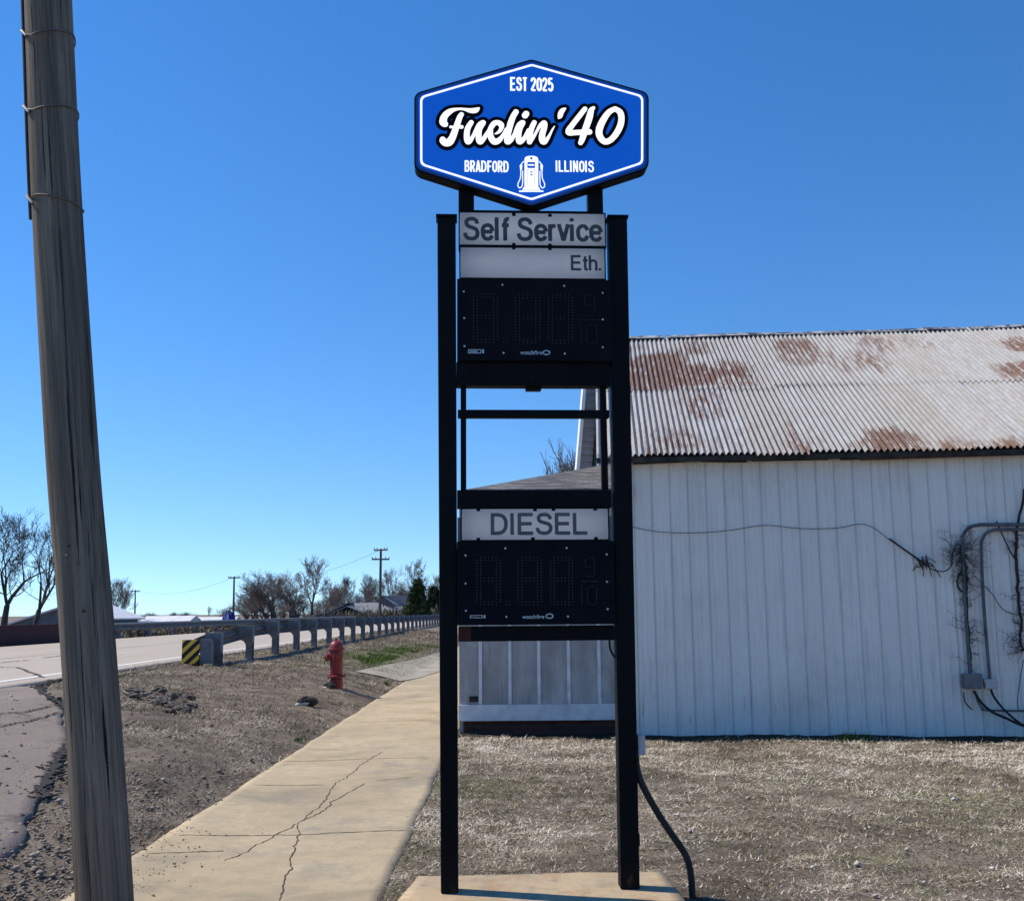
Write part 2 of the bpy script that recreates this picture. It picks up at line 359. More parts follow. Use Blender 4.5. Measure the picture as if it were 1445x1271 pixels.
# ================================================================== THE GROUND
def axis(segs):
    out = []
    for a, b, s in segs: out += list(np.arange(a, b, s))
    return np.array(out + [segs[-1][1]])
xs = axis([(-1500, -200, 130), (-200, -40, 10), (-40, -14, 1.5), (-14, -9, .25), (-9, 8.5, .07), (8.5, 20, .8), (20, 200, 15), (200, 1500, 130)])
ys = axis([(-60, 3.5, 4), (3.5, 16, .07), (16, 34, .16), (34, 46, .3), (46, 90, 1.2), (90, 400, 12), (400, 3000, 130)])
X, Y = np.meshgrid(xs, ys)
Z = gz(X)
def sw_l(y): return -2.39 + .05 * (fbm(np.asarray(y) * 1.6, np.asarray(y) * 0, 3) - .5)
def sw_r(y): return -.71 + .05 * (fbm(np.asarray(y) * 1.8, np.asarray(y) * 0, 9) - .5)
on_walk = (X > sw_l(Y) + .13) & (X < sw_r(Y) - .13)
road_m = (X < -6.8) & (X > -14.8)
near = np.clip((40 - np.hypot(X, Y)) / 20, 0, 1)
bump = (fbm(X * 2.2, Y * 2.2, 1) - .5) * .05 + (fbm(X * 9, Y * 9, 5, 3) - .5) * .03
lawn = X > -.7
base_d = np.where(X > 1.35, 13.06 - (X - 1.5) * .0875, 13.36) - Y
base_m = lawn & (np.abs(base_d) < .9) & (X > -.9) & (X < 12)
bump = bump + np.where(lawn, .05 * np.clip(fbm(X * 1.1, Y * 1.1, 33) - .45, 0, 1), 0)
Z = Z + near * np.where(road_m, -.05, np.where(on_walk, -.05, bump * np.where(lawn, .9, 1.0) - .008))
# apron right edge as a function of Y (broken asphalt edge traced on the terrain)
AP = sorted([(ter(a, b).y, ter(a, b).x) for a, b in [(-60, 1300), (25, 1190), (62, 1112), (92, 1050), (88, 1004), (52, 969)]])
APY = [a for a, _ in AP]; APX = [b for _, b in AP]
def ap_r(y): return np.interp(y, APY, APX) + .16 * (fbm(np.asarray(y) * 3.5, np.asarray(y) * 0, 21) - .5)
Z = np.where((X < ap_r(Y)) & (Y < APY[-1]) & (X > -7.5), gz(X) - .03, Z)
edge_ = np.clip((X - (sw_r(Y) - .10)) / .04, 0, 1) * np.clip((sw_r(Y) + .6 - X) / .4, 0, 1) * (Y < 46)
Z = np.where(edge_ > 0, np.maximum(Z, Z * (1 - edge_) + .006 * edge_), Z)
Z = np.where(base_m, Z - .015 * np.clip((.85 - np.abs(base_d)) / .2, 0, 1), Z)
struct(grid_obj('ground', X, Y, Z, m_soil, attrs={'wall_shade': np.where(base_m, np.clip((.85 - np.abs(base_d)) / .2, 0, 1), 0.)}))  # mask of the painted shade strip before the barn and annex

def strip(name, l, r, ys, n, off, mat, skirt=.05, amp=0.0):
    ys = np.asarray(ys); L_ = l(ys); R_ = r(ys); u = np.linspace(0, 1, n)
    X = L_[:, None] + (R_ - L_)[:, None] * u[None]; Y = np.repeat(ys[:, None], n, 1)
    Z = gz(X) + off + amp * (fbm(X * 1.5, Y * 1.5, 31) - .5)
    return struct(grid_obj(name, X, Y, Z, mat, skirt=skirt, smooth=False))
k_ = lambda v: (lambda y: np.full_like(np.asarray(y, float), v))
strip('sidewalk', sw_l, sw_r, np.arange(3.2, 60, .06), 24, .012, m_walk, .09, .012)
strip('road', k_(-14.8), k_(-6.78), axis([(-20, 60, .5), (60, 900, 10)]), 30, .014, m_road, .09)
strip('asphalt_apron', k_(-7.4), ap_r, np.arange(3.0, APY[-1], .05), 40, .008, m_apron, .05, .02)
def ribbon(name, pts, wd, off, mat, wj=.5, step=.04, kind=True, amp=.012):
    P = [Vector((p.x, p.y, 0)) for p in pts]; Q = []
    for a, b in zip(P[:-1], P[1:]):
        n = max(1, int((b - a).length / step))
        for i in range(n): Q.append(a.lerp(b, i / n))
    Q.append(P[-1]); V = []; wob = Vector((0, 0, 0))
    if wj > .1:
        for i in range(1, len(Q) - 1):
            wob = wob * .88 + Vector((random.gauss(0, 1), random.gauss(0, 1), 0)) * min(.007, wd * .9); Q[i] = Q[i] + wob
    for i, q in enumerate(Q):
        d = (Q[min(i + 1, len(Q) - 1)] - Q[max(i - 1, 0)]).normalized(); nrm = Vector((-d.y, d.x, 0))
        j = wd * .8 * (random.random() - .5); h = wd * (1 - wj * random.random()) / 2
        if i in (0, len(Q) - 1) and wj > .1: h *= .2
        for s_ in (-1, 1):
            p = q + nrm * (h * s_ + (j if wj > .1 else 0))
            V.append((p.x, p.y, float(gz(p.x)) + off + (amp * (float(fbm(p.x * 1.5, p.y * 1.5, 31)) - .5) if amp else 0)))
    m = MB(); m.add(V, [(2 * i, 2 * i + 2, 2 * i + 3, 2 * i + 1) for i in range(len(Q) - 1)])
    return m
def ribs(name, lines, wd, off, mat, amp=.012):
    m = MB()
    for L_ in lines:
        r_ = ribbon(name, [ter(*p) for p in L_], wd, off, mat, amp=amp); m.add(r_.v, r_.f)
    return struct(m.build(name, mat))
ribs('sidewalk_cracks', [[(540, 1062), (512, 1080), (492, 1096), (475, 1106), (465, 1118), (448, 1140), (430, 1157), (400, 1172), (375, 1186), (350, 1201), (316, 1218)],
     [(515, 1107), (490, 1122), (470, 1133), (455, 1145), (425, 1160)], [(422, 1165), (415, 1200), (405, 1240), (396, 1275)]], .0095, .0148, m_crack)
ribs('sidewalk_joints', [[(358, 1109), (460, 1109)], [(530, 1103), (590, 1098)], [(250, 1181), (420, 1180), (576, 1173)], [(206, 1207), (316, 1204)], [(430, 1059), (490, 1059)], [(478, 1021), (612, 1016)], [(545, 986), (618, 982)], [(577, 962), (618, 959)], [(395, 1076), (606, 1070)]], .015, .0150, m_crack)
ribs('asphalt_cracks', [[(-10, 1028), (40, 1020), (70, 1010), (94, 1004)], [(-10, 1009), (30, 1005), (70, 997)], [(20, 1006), (45, 1011)]], .03, .018, m_tar, amp=.02)
ribs('broken_edge', [[(48, 969), (75, 961), (112, 955), (160, 956), (220, 944), (285, 931)], [(50, 970), (70, 985), (95, 1003)], [(97, 1050), (80, 1080), (64, 1110), (57, 1128)]], .085, .021, m_tar, amp=.02)
ribs('road_cracks', [[(-10, 942), (25, 943), (40, 949), (62, 957)], [(0, 936), (40, 932)], [(60, 929), (92, 925)]], .07, .02, m_crack, amp=0)
def line(name, x, y0, y1, wd, mat):
    m = MB(); n = int((y1 - y0) / 1.0)
    V = []
    for i in range(n + 1):
        y = y0 + (y1 - y0) * i / n
        for q in (x - wd / 2, x + wd / 2): V.append((q, y, float(gz(q)) + .0185))
    m.add(V, [(2 * i, 2 * i + 1, 2 * i + 3, 2 * i + 2) for i in range(n)]); return struct(m.build(name, mat))
line('road_edge_line', -7.4, -10, 300, .13, m_white)
line('road_centre_line', -11.0, -10, 300, .12, m_yel)
# crumbled dark tar along the broken edges
def tarstuff(name, lines, n, spread):
    m = MB(); rng = random.Random(3)
    for L_ in lines:
        P = [ter(*p) for p in L_]
        for _ in range(n):
            i = rng.randrange(len(P) - 1); p = P[i].lerp(P[i + 1], rng.random()); s = rng.uniform(.008, .028) * (1 if rng.random() < .9 else 1.8)
            c = Vector((p.x + rng.gauss(0, spread), p.y + rng.gauss(0, spread * 1.5), 0)); c.z = float(gz(c.x)) + s * .25
            lump(m, c, (s * 1.3, s * 1.3, s * .45), rng, 6)
    o = m.build(name, m_tar); tag(o, 'dark crumbs of tar along the broken edge of the asphalt apron', 'rubble', kind='stuff')
def lump(m, c, s, rng, n=8, rows=4):
    ph = rng.uniform(0, 6); V = []; 
    for j in range(rows + 1):
        el = -math.pi / 2 + math.pi * j / rows
        for k in range(n):
            an = 2 * math.pi * k / n + ph; q = 1 + rng.uniform(-.28, .28)
            V.append((c.x + s[0] * q * math.cos(el) * math.cos(an), c.y + s[1] * q * math.cos(el) * math.sin(an), c.z + s[2] * q * math.sin(el)))
    F = [(j * n + k, j * n + (k + 1) % n, (j + 1) * n + (k + 1) % n, (j + 1) * n + k) for j in range(rows) for k in range(n)]
    m.add(V, F + [tuple(range(n - 1, -1, -1)), tuple(rows * n + k for k in range(n))])
tarstuff('tar_crumbs', [[(52, 970), (75, 962), (110, 956)], [(52, 970), (70, 985), (95, 1003)], [(95, 1055), (75, 1085), (62, 1112), (58, 1125)]], 60, .05)

# concrete path branching off the sidewalk towards the road
BR = [ter(*p) for p in [(503, 948), (520, 944), (545, 939), (575, 933), (600, 927), (622, 920)]]
BL = [ter(*p) for p in [(503, 948.6), (533, 954), (565, 962), (592, 957), (612, 951), (626, 946)]]
m = MB(); V = []
for a, b in zip(BL, BR):
    for i in range(7):
        p = a.lerp(b, i / 6); V.append((p.x, p.y, float(gz(p.x)) + .022))
m.add(V, [(j * 7 + i, (j + 1) * 7 + i, (j + 1) * 7 + i + 1, j * 7 + i + 1) for j in range(5) for i in range(6)])
struct(m.build('path', m_walk2))

# ---------------------------------------------------------------- grass, stones (stuff)
def blades(name, P, ln, wd, rise, tone, mat, label, cat):
    n = len(P); an = RNG.uniform(0, 2 * np.pi, n); d = np.stack([np.cos(an), np.sin(an)], 1)
    pe = np.stack([-d[:, 1], d[:, 0]], 1)
    a = np.zeros((n, 3)); a[:, :2] = P[:, :2] + pe * wd[:, None] / 2; a[:, 2] = P[:, 2]
    b = np.zeros((n, 3)); b[:, :2] = P[:, :2] - pe * wd[:, None] / 2; b[:, 2] = P[:, 2]
    c = np.zeros((n, 3)); c[:, :2] = P[:, :2] + d * (ln * np.cos(rise))[:, None]; c[:, 2] = P[:, 2] + ln * np.sin(rise)
    c[:, :2] += RNG.normal(0, .006, (n, 2))
    v = np.stack([a, b, c], 1).reshape(-1, 3); q = np.arange(3 * n).reshape(n, 3)
    o = np_obj(name, v, q, mat, attrs={'tone': np.repeat(tone, 3)})
    return tag(o, label, cat, kind='stuff')
def hgt(x, y):
    return gz(x) + .05 * np.clip(fbm(x * 1.1, y * 1.1, 33) - .45, 0, 1) + (fbm(x * 2.2, y * 2.2, 1) - .5) * .05 * .9 + (fbm(x * 9, y * 9, 5, 3) - .5) * .03 * .9 - .008
def sample(n, x0, x1, y0, y1, pw=1.0):
    y = y0 + (y1 - y0) * RNG.random(n) ** pw; x = RNG.uniform(x0, x1, n); return x, y
GREEN = []
def greenness(x, y):
    g = np.zeros_like(x)
    for cx, cy, rx, ry, s in GREEN: g = np.maximum(g, s * np.exp(-(((x - cx) / rx) ** 2 + ((y - cy) / ry) ** 2)))
    return g
for px, py, rx, ry, s in [(1400, 1130, 1.1, .7, .45), (1150, 1100, .8, .5, .25), (1250, 1210, .35, .25, .5), (660, 1110, .5, .4, .35), (1020, 1135, .15, .12, .4), (1310, 1262, .12, .1, .5), (740, 1150, .5, .3, .18), (960, 1100, .5, .6, .12),
                          (560, 930, 1.5, 2.2, .8), (525, 937, .9, 1.6, .7), (590, 925, 1.3, 2.5, .8), (508, 967, .7, .8, .2), (420, 1043, .12, .12, .5), (470, 990, .8, .8, .15), (225, 960, 1.5, 1, .12)]:
    p = ter(px, py); GREEN.append((p.x, p.y, rx, ry, s))
x, y = sample(330000, -.74, 8.2, 5.0, 13.4, 1.35)
wally = np.where(x > 1.35, 13.06 - (x - 1.5) * .0875, 13.36); strip_ = wally - y; keep = (strip_ > np.where(x > 1.35, .66, .76) + .6 * (fbm(x * 2.5, y * 0, 61) - .5) - .3 * RNG.random(len(x)) ** 6) & (x < y * .52 + .3) & ~((x > -.56) & (x < .88) & (y < 6.04)) & (x > sw_r(y) + .01 - .07 * RNG.random(len(x)) ** 2)
x, y = x[keep], y[keep]
kp = RNG.random(len(x)) < np.clip((fbm(x * 2.3, y * 2.3, 52) - .26) * 5 + .1 * RNG.random(len(x)), .45, 1); x, y = x[kp], y[kp]; z = hgt(x, y); z = np.where(x < -.05, np.maximum(z, .007), z)
pt = fbm(x * .8, y * .8, 14); fine = fbm(x * 6, y * 6, 15)
tn = np.clip(.42 + (pt - .45) * 1.5 + (fine - .47) * 1.2 + RNG.normal(0, .22, len(x)), .02, .86); hi = RNG.random(len(x)) < .06; tn[hi] = RNG.uniform(.84, .9, hi.sum())
gr = RNG.random(len(x)) < greenness(x, y) + .03 + .20 * np.clip((fbm(x * 1.3, y * 1.3, 44) - .48) * 6, 0, 1); tn[gr] = RNG.uniform(.94, 1, gr.sum())
sc = .6 + y / 13
blades('dry_grass', np.stack([x, y, z], 1), RNG.uniform(.015, .055, len(x)) * sc, RNG.uniform(.003, .007, len(x)) * sc, np.abs(RNG.normal(.06, .30, len(x))), tn, m_lawn, 'dry straw-coloured lawn grass between the sidewalk and the barn', 'grass')
x, y = sample(330000, -7.0, -2.36, 5.0, 60, 2.1)
keep = (x > -y * .52 - .3) & (x < sw_l(y) - .01 + .05 * RNG.random(len(x))) & ((x > ap_r(y) + .25) | (y > APY[-1]))
x, y = x[keep], y[keep]; z = gz(x) + (fbm(x * 2.2, y * 2.2, 1) - .5) * .05 + (fbm(x * 9, y * 9, 5, 3) - .5) * .03 - .008
pt = fbm(x * .9, y * .9, 17)
kp = RNG.random(len(x)) < np.clip((pt - .34) * 5, .15, 1) * np.clip((y - 5.0) / 3, .35, 1); x, y, z, pt = x[kp], y[kp], z[kp], pt[kp]
tn = np.clip(.42 + (pt - .5) * 1.5 + (fbm(x * 5, y * 3, 19) - .47) * .8 + RNG.normal(0, .18, len(x)), .02, .89)
gr = RNG.random(len(x)) < greenness(x, y) + .02; tn[gr] = RNG.uniform(.94, 1, gr.sum()); sc = .55 + y / 12
blades('verge_grass', np.stack([x, y, z], 1), RNG.uniform(.02, .06, len(x)) * sc, RNG.uniform(.003, .008, len(x)) * sc, np.abs(RNG.normal(.08, .28, len(x))), tn, m_vgr, 'flattened dead grass on the dirt verge around the red hydrant', 'grass')
t_ = RNG.random(16000); ga, gb, gc = ter(512, 945), ter(560, 929), ter(612, 917)
gxx = np.interp(t_, [0, .5, 1], [ga.x, gb.x, gc.x]) + RNG.normal(-.25, .45, 16000); gyy = np.interp(t_, [0, .5, 1], [ga.y, gb.y, gc.y]) + RNG.normal(2.4, 1.3, 16000)
kp = (fbm(gxx * 1.5, gyy * .8, 63) > .40) & (gyy > np.interp(gxx, [ga.x - 1.2, ga.x, gb.x, gc.x, gc.x + 1], [ga.y - 1.5, ga.y + 1.2, gb.y + 1.3, gc.y + 1.6, gc.y + 9])); gxx, gyy = gxx[kp], gyy[kp]
blades('green_grass', np.stack([gxx, gyy, gz(gxx)], 1), RNG.uniform(.06, .16, len(gxx)), RNG.uniform(.010, .022, len(gxx)), np.abs(RNG.normal(.5, .4, len(gxx))), RNG.random(len(gxx)), m_green, 'strip of fresh green grass beside the concrete path', 'grass')
def stones(name, x, y, z, s, tone, label):
    n = len(x); V = np.array([[1, 0, 0], [-.5, .87, 0], [-.5, -.87, 0], [0, 0, 1], [0, 0, -1], [.4, .5, .5]])[:5]
    F = np.array([[0, 1, 3], [1, 2, 3], [2, 0, 3], [1, 0, 4], [2, 1, 4], [0, 2, 4]])
    an = RNG.uniform(0, 6.28, n); c, sn = np.cos(an), np.sin(an)
    v = V[None] * (s[:, None, None] * RNG.uniform(.6, 1.3, (n, 5, 1))) * np.array([1, 1, .6])
    vx = v[..., 0] * c[:, None] - v[..., 1] * sn[:, None]; vy = v[..., 0] * sn[:, None] + v[..., 1] * c[:, None]
    v = np.stack([vx + x[:, None], vy + y[:, None], v[..., 2] + (z + s * .25)[:, None]], -1).reshape(-1, 3)
    q = (F[None] + 5 * np.arange(n)[:, None, None]).reshape(-1, 3)
    return tag(np_obj(name, v, q, m_stone, attrs={'tone': np.repeat(tone, 5)}), label, 'gravel', kind='stuff')
x, y = sample(60000, -8, -2.3, 4.0, 17, 1.8); kp = (x < sw_l(y) + .0 + np.abs(RNG.normal(0, .03, len(x)))) & (x > -y * .52 - .3) & (RNG.random(len(x)) < np.clip(1.1 - (y - 4) / 5.5, .05, 1))
x, y = x[kp], y[kp]; st = np.clip(RNG.beta(1.6, 2.6, len(x)), 0, 1)
stones('gravel', x, y, gz(x) + (fbm(x * 2.2, y * 2.2, 1) - .5) * .04, RNG.gamma(2.2, .0042, len(x)) + .003, st, 'loose brown gravel beside the foreground utility pole')
x = -2.39 + np.abs(RNG.normal(0, .28, 600)); y = 4.6 + RNG.random(600) ** 1.3 * 3.0; kp = x < -.9; x, y = x[kp], y[kp]
stones('loose_grit', x, y, np.full(len(x), .014), RNG.gamma(2, .0016, len(x)) + .0012, RNG.uniform(.1, .6, len(x)), 'dark grit scattered over the edge of the tan sidewalk')
x = RNG.uniform(.6, 6.5, 4200); y = 4.8 + RNG.random(4200) ** 1.5 * 8; kp = RNG.random(4200) < np.exp(-((x - 3.4) / 1.3) ** 2 - ((y - 5.3) / 1.1) ** 2) + .10
x, y = x[kp], y[kp]; stones('pale_gravel', x, y, hgt(x, y) + .01, RNG.gamma(3, .0028, len(x)) + .004, RNG.uniform(.7, 1, len(x)), 'pale stone chips scattered in the dry lawn')

def tuft(px, py, n, h, label, sp=.06):
    p = ter(px, py); th = RNG.uniform(0, 6.28, n); rr = np.abs(RNG.normal(0, sp, n)); v = []; f = []; tn = []
    for i in range(n):
        b = np.array([rr[i] * math.cos(th[i]), rr[i] * math.sin(th[i]), 0]); a = random.uniform(0, 6.28); L_ = h * random.uniform(.4, 1); el = random.uniform(.4, 1.4); w_ = .006
        tip = b + L_ * np.array([math.cos(el) * math.cos(a), math.cos(el) * math.sin(a), math.sin(el)]); s_ = np.array([-math.sin(a), math.cos(a), 0]) * w_
        k0 = len(v); v += [b - s_, b + s_, tip]; f.append((k0, k0 + 1, k0 + 2)); tn += [random.random()] * 3
    o = np_obj('grass_tuft', np.array(v), np.array(f), m_green, attrs={'tone': np.array(tn)}); o.location = (p.x, p.y, float(gz(p.x)) - .01)
    return tag(o, label, 'grass tuft')
tuft(1203, 1043, 160, .16, 'green grass tuft at the foot of the white barn wall', .1)
tuft(545, 966, 90, .16, 'small green tuft beside the sidewalk, right of the hydrant', .07)
tuft(421, 1044, 60, .09, 'tiny green tuft at the left edge of the sidewalk', .06)
tuft(436, 936, 40, .1, 'low weed on the verge behind the red hydrant', .1)

# ================================================================== PRICE SIGN
PSI = R(3.0); SL = Vector((-.347, 5.698, .05)); EX = Vector((math.cos(PSI), math.sin(PSI), 0)); EN = Vector((math.sin(PSI), -math.cos(PSI), 0))
def sl(px, py, off=0.05):                       # photo position -> metres on the sign's face
    P = plane(px, py, SL + EN * off, EN); return (P - SL).dot(EX), P.z
sign = empty('gas_station_sign', (SL.x, SL.y, 0), PSI)
tag(sign, 'tall black gas price sign topped by a blue hexagon with white script', 'sign')
def quad(mb, p4, y0, y1, off=.05):              # p4: photo corners tl, tr, br, bl
    q = [sl(a, b, off) for a, b in p4]; mb.prism([q[3], q[2], q[1], q[0]], y0, y1)
def rect(mb, x0, y0, x1, y1, d0, d1, off=None):
    off = -d0 if off is None else off
    a = sl(x0, y0, off); b = sl(x1, y0, off); c = sl(x1, y1, off); d = sl(x0, y1, off)
    l = (a[0] + d[0]) / 2; r_ = (b[0] + c[0]) / 2; tp = (a[1] + b[1]) / 2; bt = (c[1] + d[1]) / 2
    mb.box(l, r_, d0, d1, bt, tp); return l, r_, bt, tp
for nm, b0, b1, t0, t1 in (('left', (622, 1257), (647, 1257), (617, 306), (643, 306)), ('right', (876, 1250), (903, 1250), (859, 307), (885, 307))):
    q = [sl(*b0), sl(*b1), sl(*t1), sl(*t0)]; zb = .052
    m = MB(); m.hexa([(q[0][0], -.05, zb), (q[1][0], -.05, zb), (q[1][0], .05, zb), (q[0][0], .05, zb)], [(q[3][0], -.05, q[3][1]), (q[2][0], -.05, q[2][1]), (q[2][0], .05, q[2][1]), (q[3][0], .05, q[3][1])])
    po = m.build('post', m_black, sign, bevel=.006)
    m = MB(); m.box(q[3][0] - .008, q[2][0] + .008, -.058, .058, q[3][1] + .001, q[3][1] + .016); m.build('post_cap', m_black, po, bevel=.003)
# beams
def bar(name, x0, y0, x1, y1, d0, d1, mat=m_black, bv=.004, par=sign):
    m = MB(); e = rect(m, x0, y0, x1, y1, d0, d1); return m.build(name, mat, par, bevel=bv), e
bar('beam', 644, 511, 861, 544, -.045, .045); bar('beam', 646, 578, 860, 589, -.025, .025); bar('beam', 645, 691, 863, 716, -.046, .046); bm4, _ = bar('beam', 647, 883, 867, 904, -.045, .045)
m = MB(); m.box(.05, .115, -.047, -.0455, *(sl(650, 904)[1], sl(650, 884)[1])); m.build('rust_patch', simple('rusted paint', (.03, .008, .006), (.06, .016, .010), 12, .8), bm4)
bar('bracket', 742, 543, 764, 550, -.03, .03)
bar('frame_bar', 650, 543, 658, 691, -.02, .02); bar('frame_bar', 848, 543, 857, 691, -.02, .02)
bar('stub_post', 647, 262, 669, 301, -.04, .04); bar('stub_post', 830, 262, 851, 303, -.04, .04)
m = MB(); rect(m, 660, 297.5, 845, 300, -.02, .02); m.build('frame_bar', m_black, sign)
def spl(pts, k=4):
    out = []; n = len(pts)
    for i in range(n - 1):
        p0, p1, p2, p3 = [np.array(pts[max(0, min(n - 1, j))], float) for j in (i - 1, i, i + 1, i + 2)]
        for s_ in range(k):
            t_ = s_ / k; out.append(.5 * ((2 * p1) + (-p0 + p2) * t_ + (2 * p0 - 5 * p1 + 4 * p2 - p3) * t_ ** 2 + (-p0 + 3 * p1 - 3 * p2 + p3) * t_ ** 3))
    out.append(np.array(pts[-1], float)); return np.array(out)
def iso(D, lev, y, name, mat, gx, gy, par):
    V = {}; F = []; W = D - lev
    def vid(x, z):
        k = (round(x, 5), round(z, 5)); return V.setdefault(k, len(V))
    ny, nx = W.shape
    for j in range(ny - 1):
        i = 0
        while i < nx - 1:
            c = [W[j, i], W[j, i + 1], W[j + 1, i + 1], W[j + 1, i]]
            if min(c) >= 0: i += 1; continue
            if max(c) < 0:
                i2 = i
                while i2 < nx - 1 and max(W[j, i2], W[j, i2 + 1], W[j + 1, i2 + 1], W[j + 1, i2]) < 0: i2 += 1
                F.append([vid(gx[i], gy[j]), vid(gx[i2], gy[j]), vid(gx[i2], gy[j + 1]), vid(gx[i], gy[j + 1])]); i = i2; continue
            P = [(gx[i], gy[j]), (gx[i + 1], gy[j]), (gx[i + 1], gy[j + 1]), (gx[i], gy[j + 1])]; poly = []
            for a in range(4):
                b = (a + 1) % 4
                if c[a] < 0: poly.append(P[a])
                if (c[a] < 0) != (c[b] < 0):
                    t_ = c[a] / (c[a] - c[b]); poly.append((P[a][0] + (P[b][0] - P[a][0]) * t_, P[a][1] + (P[b][1] - P[a][1]) * t_))
            ids = []
            for p in poly:
                q = vid(*p)
                if q not in ids: ids.append(q)
            if len(ids) > 2: F.append(ids)
            i += 1
    mb = MB(); vs = [None] * len(V)
    for (x, z), k in V.items(): vs[k] = (x, y, z)
    mb.add(vs, F); return mb.build(name, mat, par)
GLY = {'D': (.76, [[(.085, 0), (.085, 1)], [(.085, .925), (.20, .925), (.34, .92), (.50, .86), (.605, .70), (.63, .5), (.605, .30), (.50, .14), (.34, .08), (.20, .075), (.085, .075)]]),
 'I': (.26, [[(.085, 0), (.085, 1)]]), 'E': (.70, [[(.085, 0), (.085, 1)], [(.08, .93), (.63, .93)], [(.08, .51), (.59, .51)], [(.08, .07), (.64, .07)]]),
 'S': (.74, [[(.605, .71), (.575, .83), (.47, .915), (.345, .93), (.20, .895), (.13, .79), (.155, .66), (.26, .585), (.42, .535), (.56, .47), (.62, .34), (.605, .215), (.545, .125), (.43, .075), (.32, .07), (.18, .105), (.10, .20), (.075, .32)]]),
 'L': (.62, [[(.085, 0), (.085, 1)], [(.08, .07), (.60, .07)]]),
 'e': (.585, [[(.09, .375), (.50, .375)], [(.505, .40), (.49, .50), (.42, .62), (.29, .66), (.16, .62), (.08, .50), (.075, .36), (.10, .20), (.19, .085), (.30, .065), (.42, .10), (.50, .21)]]),
 'l': (.245, [[(.075, 0), (.075, 1)]]), 'f': (.335, [[(.17, 0), (.17, .74), (.175, .82), (.20, .90), (.26, .935), (.35, .935)], [(.02, .66), (.335, .66)]]),
 'r': (.375, [[(.075, 0), (.075, .73)], [(.075, .48), (.11, .58), (.19, .645), (.33, .655)]]), 'v': (.53, [[(.055, .74), (.262, .02)], [(.262, .02), (.47, .74)]]),
 'i': (.245, [[(.075, 0), (.075, .73)], [(.075, .855), (.075, 1)]]),
 'c': (.545, [[(.485, .48), (.42, .62), (.29, .665), (.16, .62), (.08, .50), (.07, .365), (.09, .22), (.17, .10), (.29, .065), (.41, .11), (.49, .25)]]),
 'T': (.62, [[(.30, 0), (.30, 1)], [(.02, .93), (.58, .93)]]), '2': (.68, [[(.08, .70), (.10, .82), (.19, .91), (.32, .93), (.45, .90), (.54, .80), (.54, .68), (.46, .53), (.28, .33), (.12, .16), (.08, .07)], [(.04, .07), (.60, .07)]]),
 '0': (.66, [[(.32, .93), (.16, .86), (.08, .70), (.08, .30), (.16, .14), (.32, .07), (.48, .14), (.56, .30), (.56, .70), (.48, .86), (.32, .93)]]), 'O': (.66, [[(.32, .93), (.16, .86), (.08, .70), (.08, .30), (.16, .14), (.32, .07), (.48, .14), (.56, .30), (.56, .70), (.48, .86), (.32, .93)]]),
 '5': (.66, [[(.56, .93), (.08, .93)], [(.12, .96), (.105, .47)], [(.105, .54), (.20, .60), (.33, .61), (.46, .56), (.55, .44), (.56, .32), (.52, .18), (.42, .09), (.30, .07), (.16, .11), (.07, .24)]]),
 'B': (.68, [[(.085, 0), (.085, 1)], [(.085, .93), (.34, .93), (.48, .88), (.53, .77), (.50, .62), (.40, .54), (.30, .525), (.085, .525)], [(.085, .525), (.36, .52), (.50, .46), (.57, .32), (.53, .16), (.42, .08), (.34, .07), (.085, .07)]]),
 'R': (.68, [[(.085, 0), (.085, 1)], [(.085, .93), (.34, .93), (.49, .88), (.55, .74), (.50, .58), (.38, .50), (.085, .495)], [(.32, .50), (.56, 0)]]), 'A': (.66, [[(.04, 0), (.32, 1)], [(.32, 1), (.60, 0)], [(.12, .25), (.52, .25)]]),
 'F': (.62, [[(.085, 0), (.085, 1)], [(.08, .93), (.58, .93)], [(.08, .50), (.52, .50)]]), 'N': (.70, [[(.085, 0), (.085, 1)], [(.085, 1), (.55, 0)], [(.55, 0), (.55, 1)]]),
 't': (.34, [[(.155, .93), (.155, .30), (.157, .17), (.18, .095), (.24, .065), (.32, .07)], [(.02, .66), (.31, .66)]]),
 'h': (.56, [[(.075, 0), (.075, 1)], [(.075, .45), (.12, .58), (.22, .65), (.33, .65), (.42, .60), (.455, .48), (.46, .30), (.46, 0)]]), '.': (.23, [[(.085, 0), (.085, .15)]]), ' ': (.29, [])}
